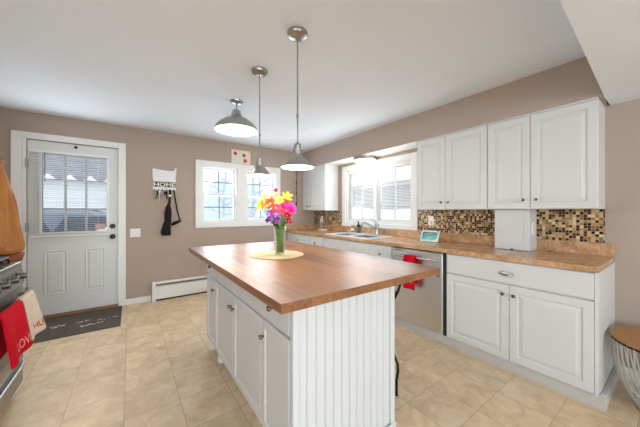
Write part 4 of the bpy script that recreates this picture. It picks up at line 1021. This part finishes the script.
# ---------------------------------------------------------------- outside
o = build('snowy_ground', MB().grid(lambda u, v: (-20+60*u, 4.9+50*v, -.35+.15*math.sin(u*17)*math.sin(v*9)), 60, 50), M['snow']); tag(o, None, None, kind='structure'); o.name = 'ground_back'
o = build('ground_right', MB().grid(lambda u, v: (3.5+30*u, -20+24.8*v, -.36+.1*math.sin(u*17)*math.sin(v*9)), 40, 40), M['snow']); tag(o, None, None, kind='structure')
t = thing('garage', (-2, 10.5, -.3), 'white clapboard garage with a dark shingled roof seen through the entry door', 'building')
build('wall', B(-6, .5, 10, 13, -.4, 2.12), M['siding_white'], t)
mb = MB(); mb.loft([[(x, y, z) for y, z in ((9.7, 2.12), (9.7, 2.2), (12.2, 4.4), (13.6, 2.2), (13.6, 2.12))] for x in (-6.3, .7)]); build('roof', mb, M['shingle'], t)
mb = MB()
for k in range(11): mb.loft([[(-4.4+k*.42, 9.66, 2.12), (-4.1+k*.42, 9.66, 2.12), (-4.25+k*.42, 9.66, 2.26)], [(-4.4+k*.42, 9.72, 2.12), (-4.1+k*.42, 9.72, 2.12), (-4.25+k*.42, 9.74, 2.26)]])
build('snow_clump', mb, M['snow'], t)
t = thing('parked_car', (-1.3, 8.0, -.3), 'grey car dusted with snow parked outside the entry door', 'car')
side = [(-3.5, 0), (-3.55, .45), (-3.4, .75), (-2.6, .88), (-2.1, 1.38), (-1.7, 1.5), (-.7, 1.5), (-.3, 1.4), (.3, .9), (.75, .82), (.9, .5), (.85, 0)]
build('car_body', MB().prism(side, lambda u, v, w_: (u, 7.6+w_, v-.2), 0, 1.6), M['car'], t, bevel=.08)
for a, b in ((-2.25, -1.45), (-1.35, -.35)): build('car_window', MB().prism([(a, .92), (b+.2, .92), (b-.02, 1.36), (a+.25, 1.36)], lambda u, v, w_: (u, 7.6-.01+w_, v-.2), 0, .02), M['car_glass'], t)
for xw in (-2.8, .1): build('wheel', MB().lathe([(0, 0), (.3, 0), (.32, .05), (.32, .2), (0, .2)], (xw, 7.8, -.02), (0, -1, 0), 24), M['tire'], t)
mb = MB().box(-1.9, -.5, 7.7, 9.1, 1.3, 1.36).box(-3.3, -2.5, 7.7, 9.1, .62, .68).box(.3, .8, 7.7, 9.1, .66, .71); build('snow_cover', mb, M['snow'], t, bevel=.02)
o = build('snowbank', MB().grid(lambda u, v: (-5+7*u, 6.2+1.3*v, -.4+(1.28+.10*math.sin(u*21)+.06*math.sin(u*47))*math.sin(PI*v)), 60, 12), M['snow'], smooth=True, origin=(-1.5, 6.8, -.3)); tag(o, 'low snowbank in front of the parked car', 'snowbank')
t = thing('neighbor_house', (11, 9, -.3), 'grey clapboard house beyond the sink window', 'building')
build('wall', B(9.5, 14, 3, 22, -.4, 2.55), M['siding_grey'], t)
mb = MB(); mb.loft([[(x, y, z) for x, z in ((9.1, 2.55), (9.1, 2.75), (12, 4.8), (14.5, 2.7), (14.5, 2.55))] for y in (2.7, 22.4)]); build('roof', mb, M['snow'], t)
o = build('snowbank', MB().grid(lambda u, v: (5.8+2.4*v, 1+15*u, -.4+(1.85+.12*math.sin(u*15))*math.sin(PI*v)), 60, 12), M['snow'], smooth=True, origin=(6.5, 7, -.3)); tag(o, 'high snowbank in front of the grey house', 'snowbank')
def tree(x, y, h, seed, label, lean=0.):
    r3 = random.Random(seed); t = thing('bare_tree', (x, y, -.35), label, 'tree', 'snowy bare trees in the yard')
    mt = MB(); mbr = MB()
    trunk = [Vector((x+lean*k/5+r3.uniform(-.08, .08), y+r3.uniform(-.08, .08), -.35+h*k/5)) for k in range(6)]
    mt.tube(trunk, [.09, .08, .06, .05, .035, .02], 8)
    build('trunk', mt, M['bark'], t, smooth=True)
    for k in range(15):
        s_ = .2+.75*k/15; p = trunk[0].lerp(trunk[-1], s_); a = r3.uniform(0, 2*PI); L_ = h*(.5-.3*s_)
        pts = [p]; d_ = Vector((math.cos(a), math.sin(a)*.6, r3.uniform(.1, .8)))
        for j in range(5): d_ = d_+Vector((r3.uniform(-.3, .3), r3.uniform(-.3, .3), r3.uniform(-.35, .2))); pts.append(pts[-1]+d_.normalized()*L_/5)
        mbr.tube(pts, [.035, .028, .02, .015, .011, .006], 5)
        for j in (1, 2, 3, 4):
            e = pts[j]; d2 = Vector((r3.uniform(-1, 1), r3.uniform(-.5, .5), r3.uniform(-.2, 1))).normalized()
            mbr.tube([e, e+d2*L_*.2, e+d2*L_*.35+Vector((0, 0, -.05))], [.018, .012, .006], 4)
    build('branches', mbr, M['bark'], t, smooth=True)
tree(3.5, 8.6, 5.5, 2, 'bare tree seen through the left back window, nearest the house', -.3)
tree(5.3, 10.5, 6., 5, 'bare tree seen through the right back window', .4)
tree(4.0, 14, 6.5, 8, 'bare tree standing farther off, behind the other two')
t = thing('garden_fence', (4, 12.0, -.35), 'pale snowy lattice fence behind the bare trees', 'fence')
mb = MB()
for k in range(8): mb.box(2+k*.45, 2.06+k*.45, 11.98, 12.04, -.4, .95)
for z in (.3, .9): mb.box(1.9, 5.3, 12.04, 12.08, z-.04, z+.04)
build('pickets', mb, mat('weathered_blue_grey', srgb(190, 202, 210), .7), t)
o = build('tree_line', MB().grid(lambda u, v: (-12+45*u, 26+1.5*v, -.5+4.2*math.sin(PI*v*.5)*(1+.18*math.sin(u*31)+.1*math.sin(u*77))), 140, 10), mat('snowy_hedge', srgb(206, 218, 224), .9, bump=1, bscale=2, var=.15, vscale=.8)); tag(o, 'long snow-covered hedge closing the far end of the yard', 'hedge')
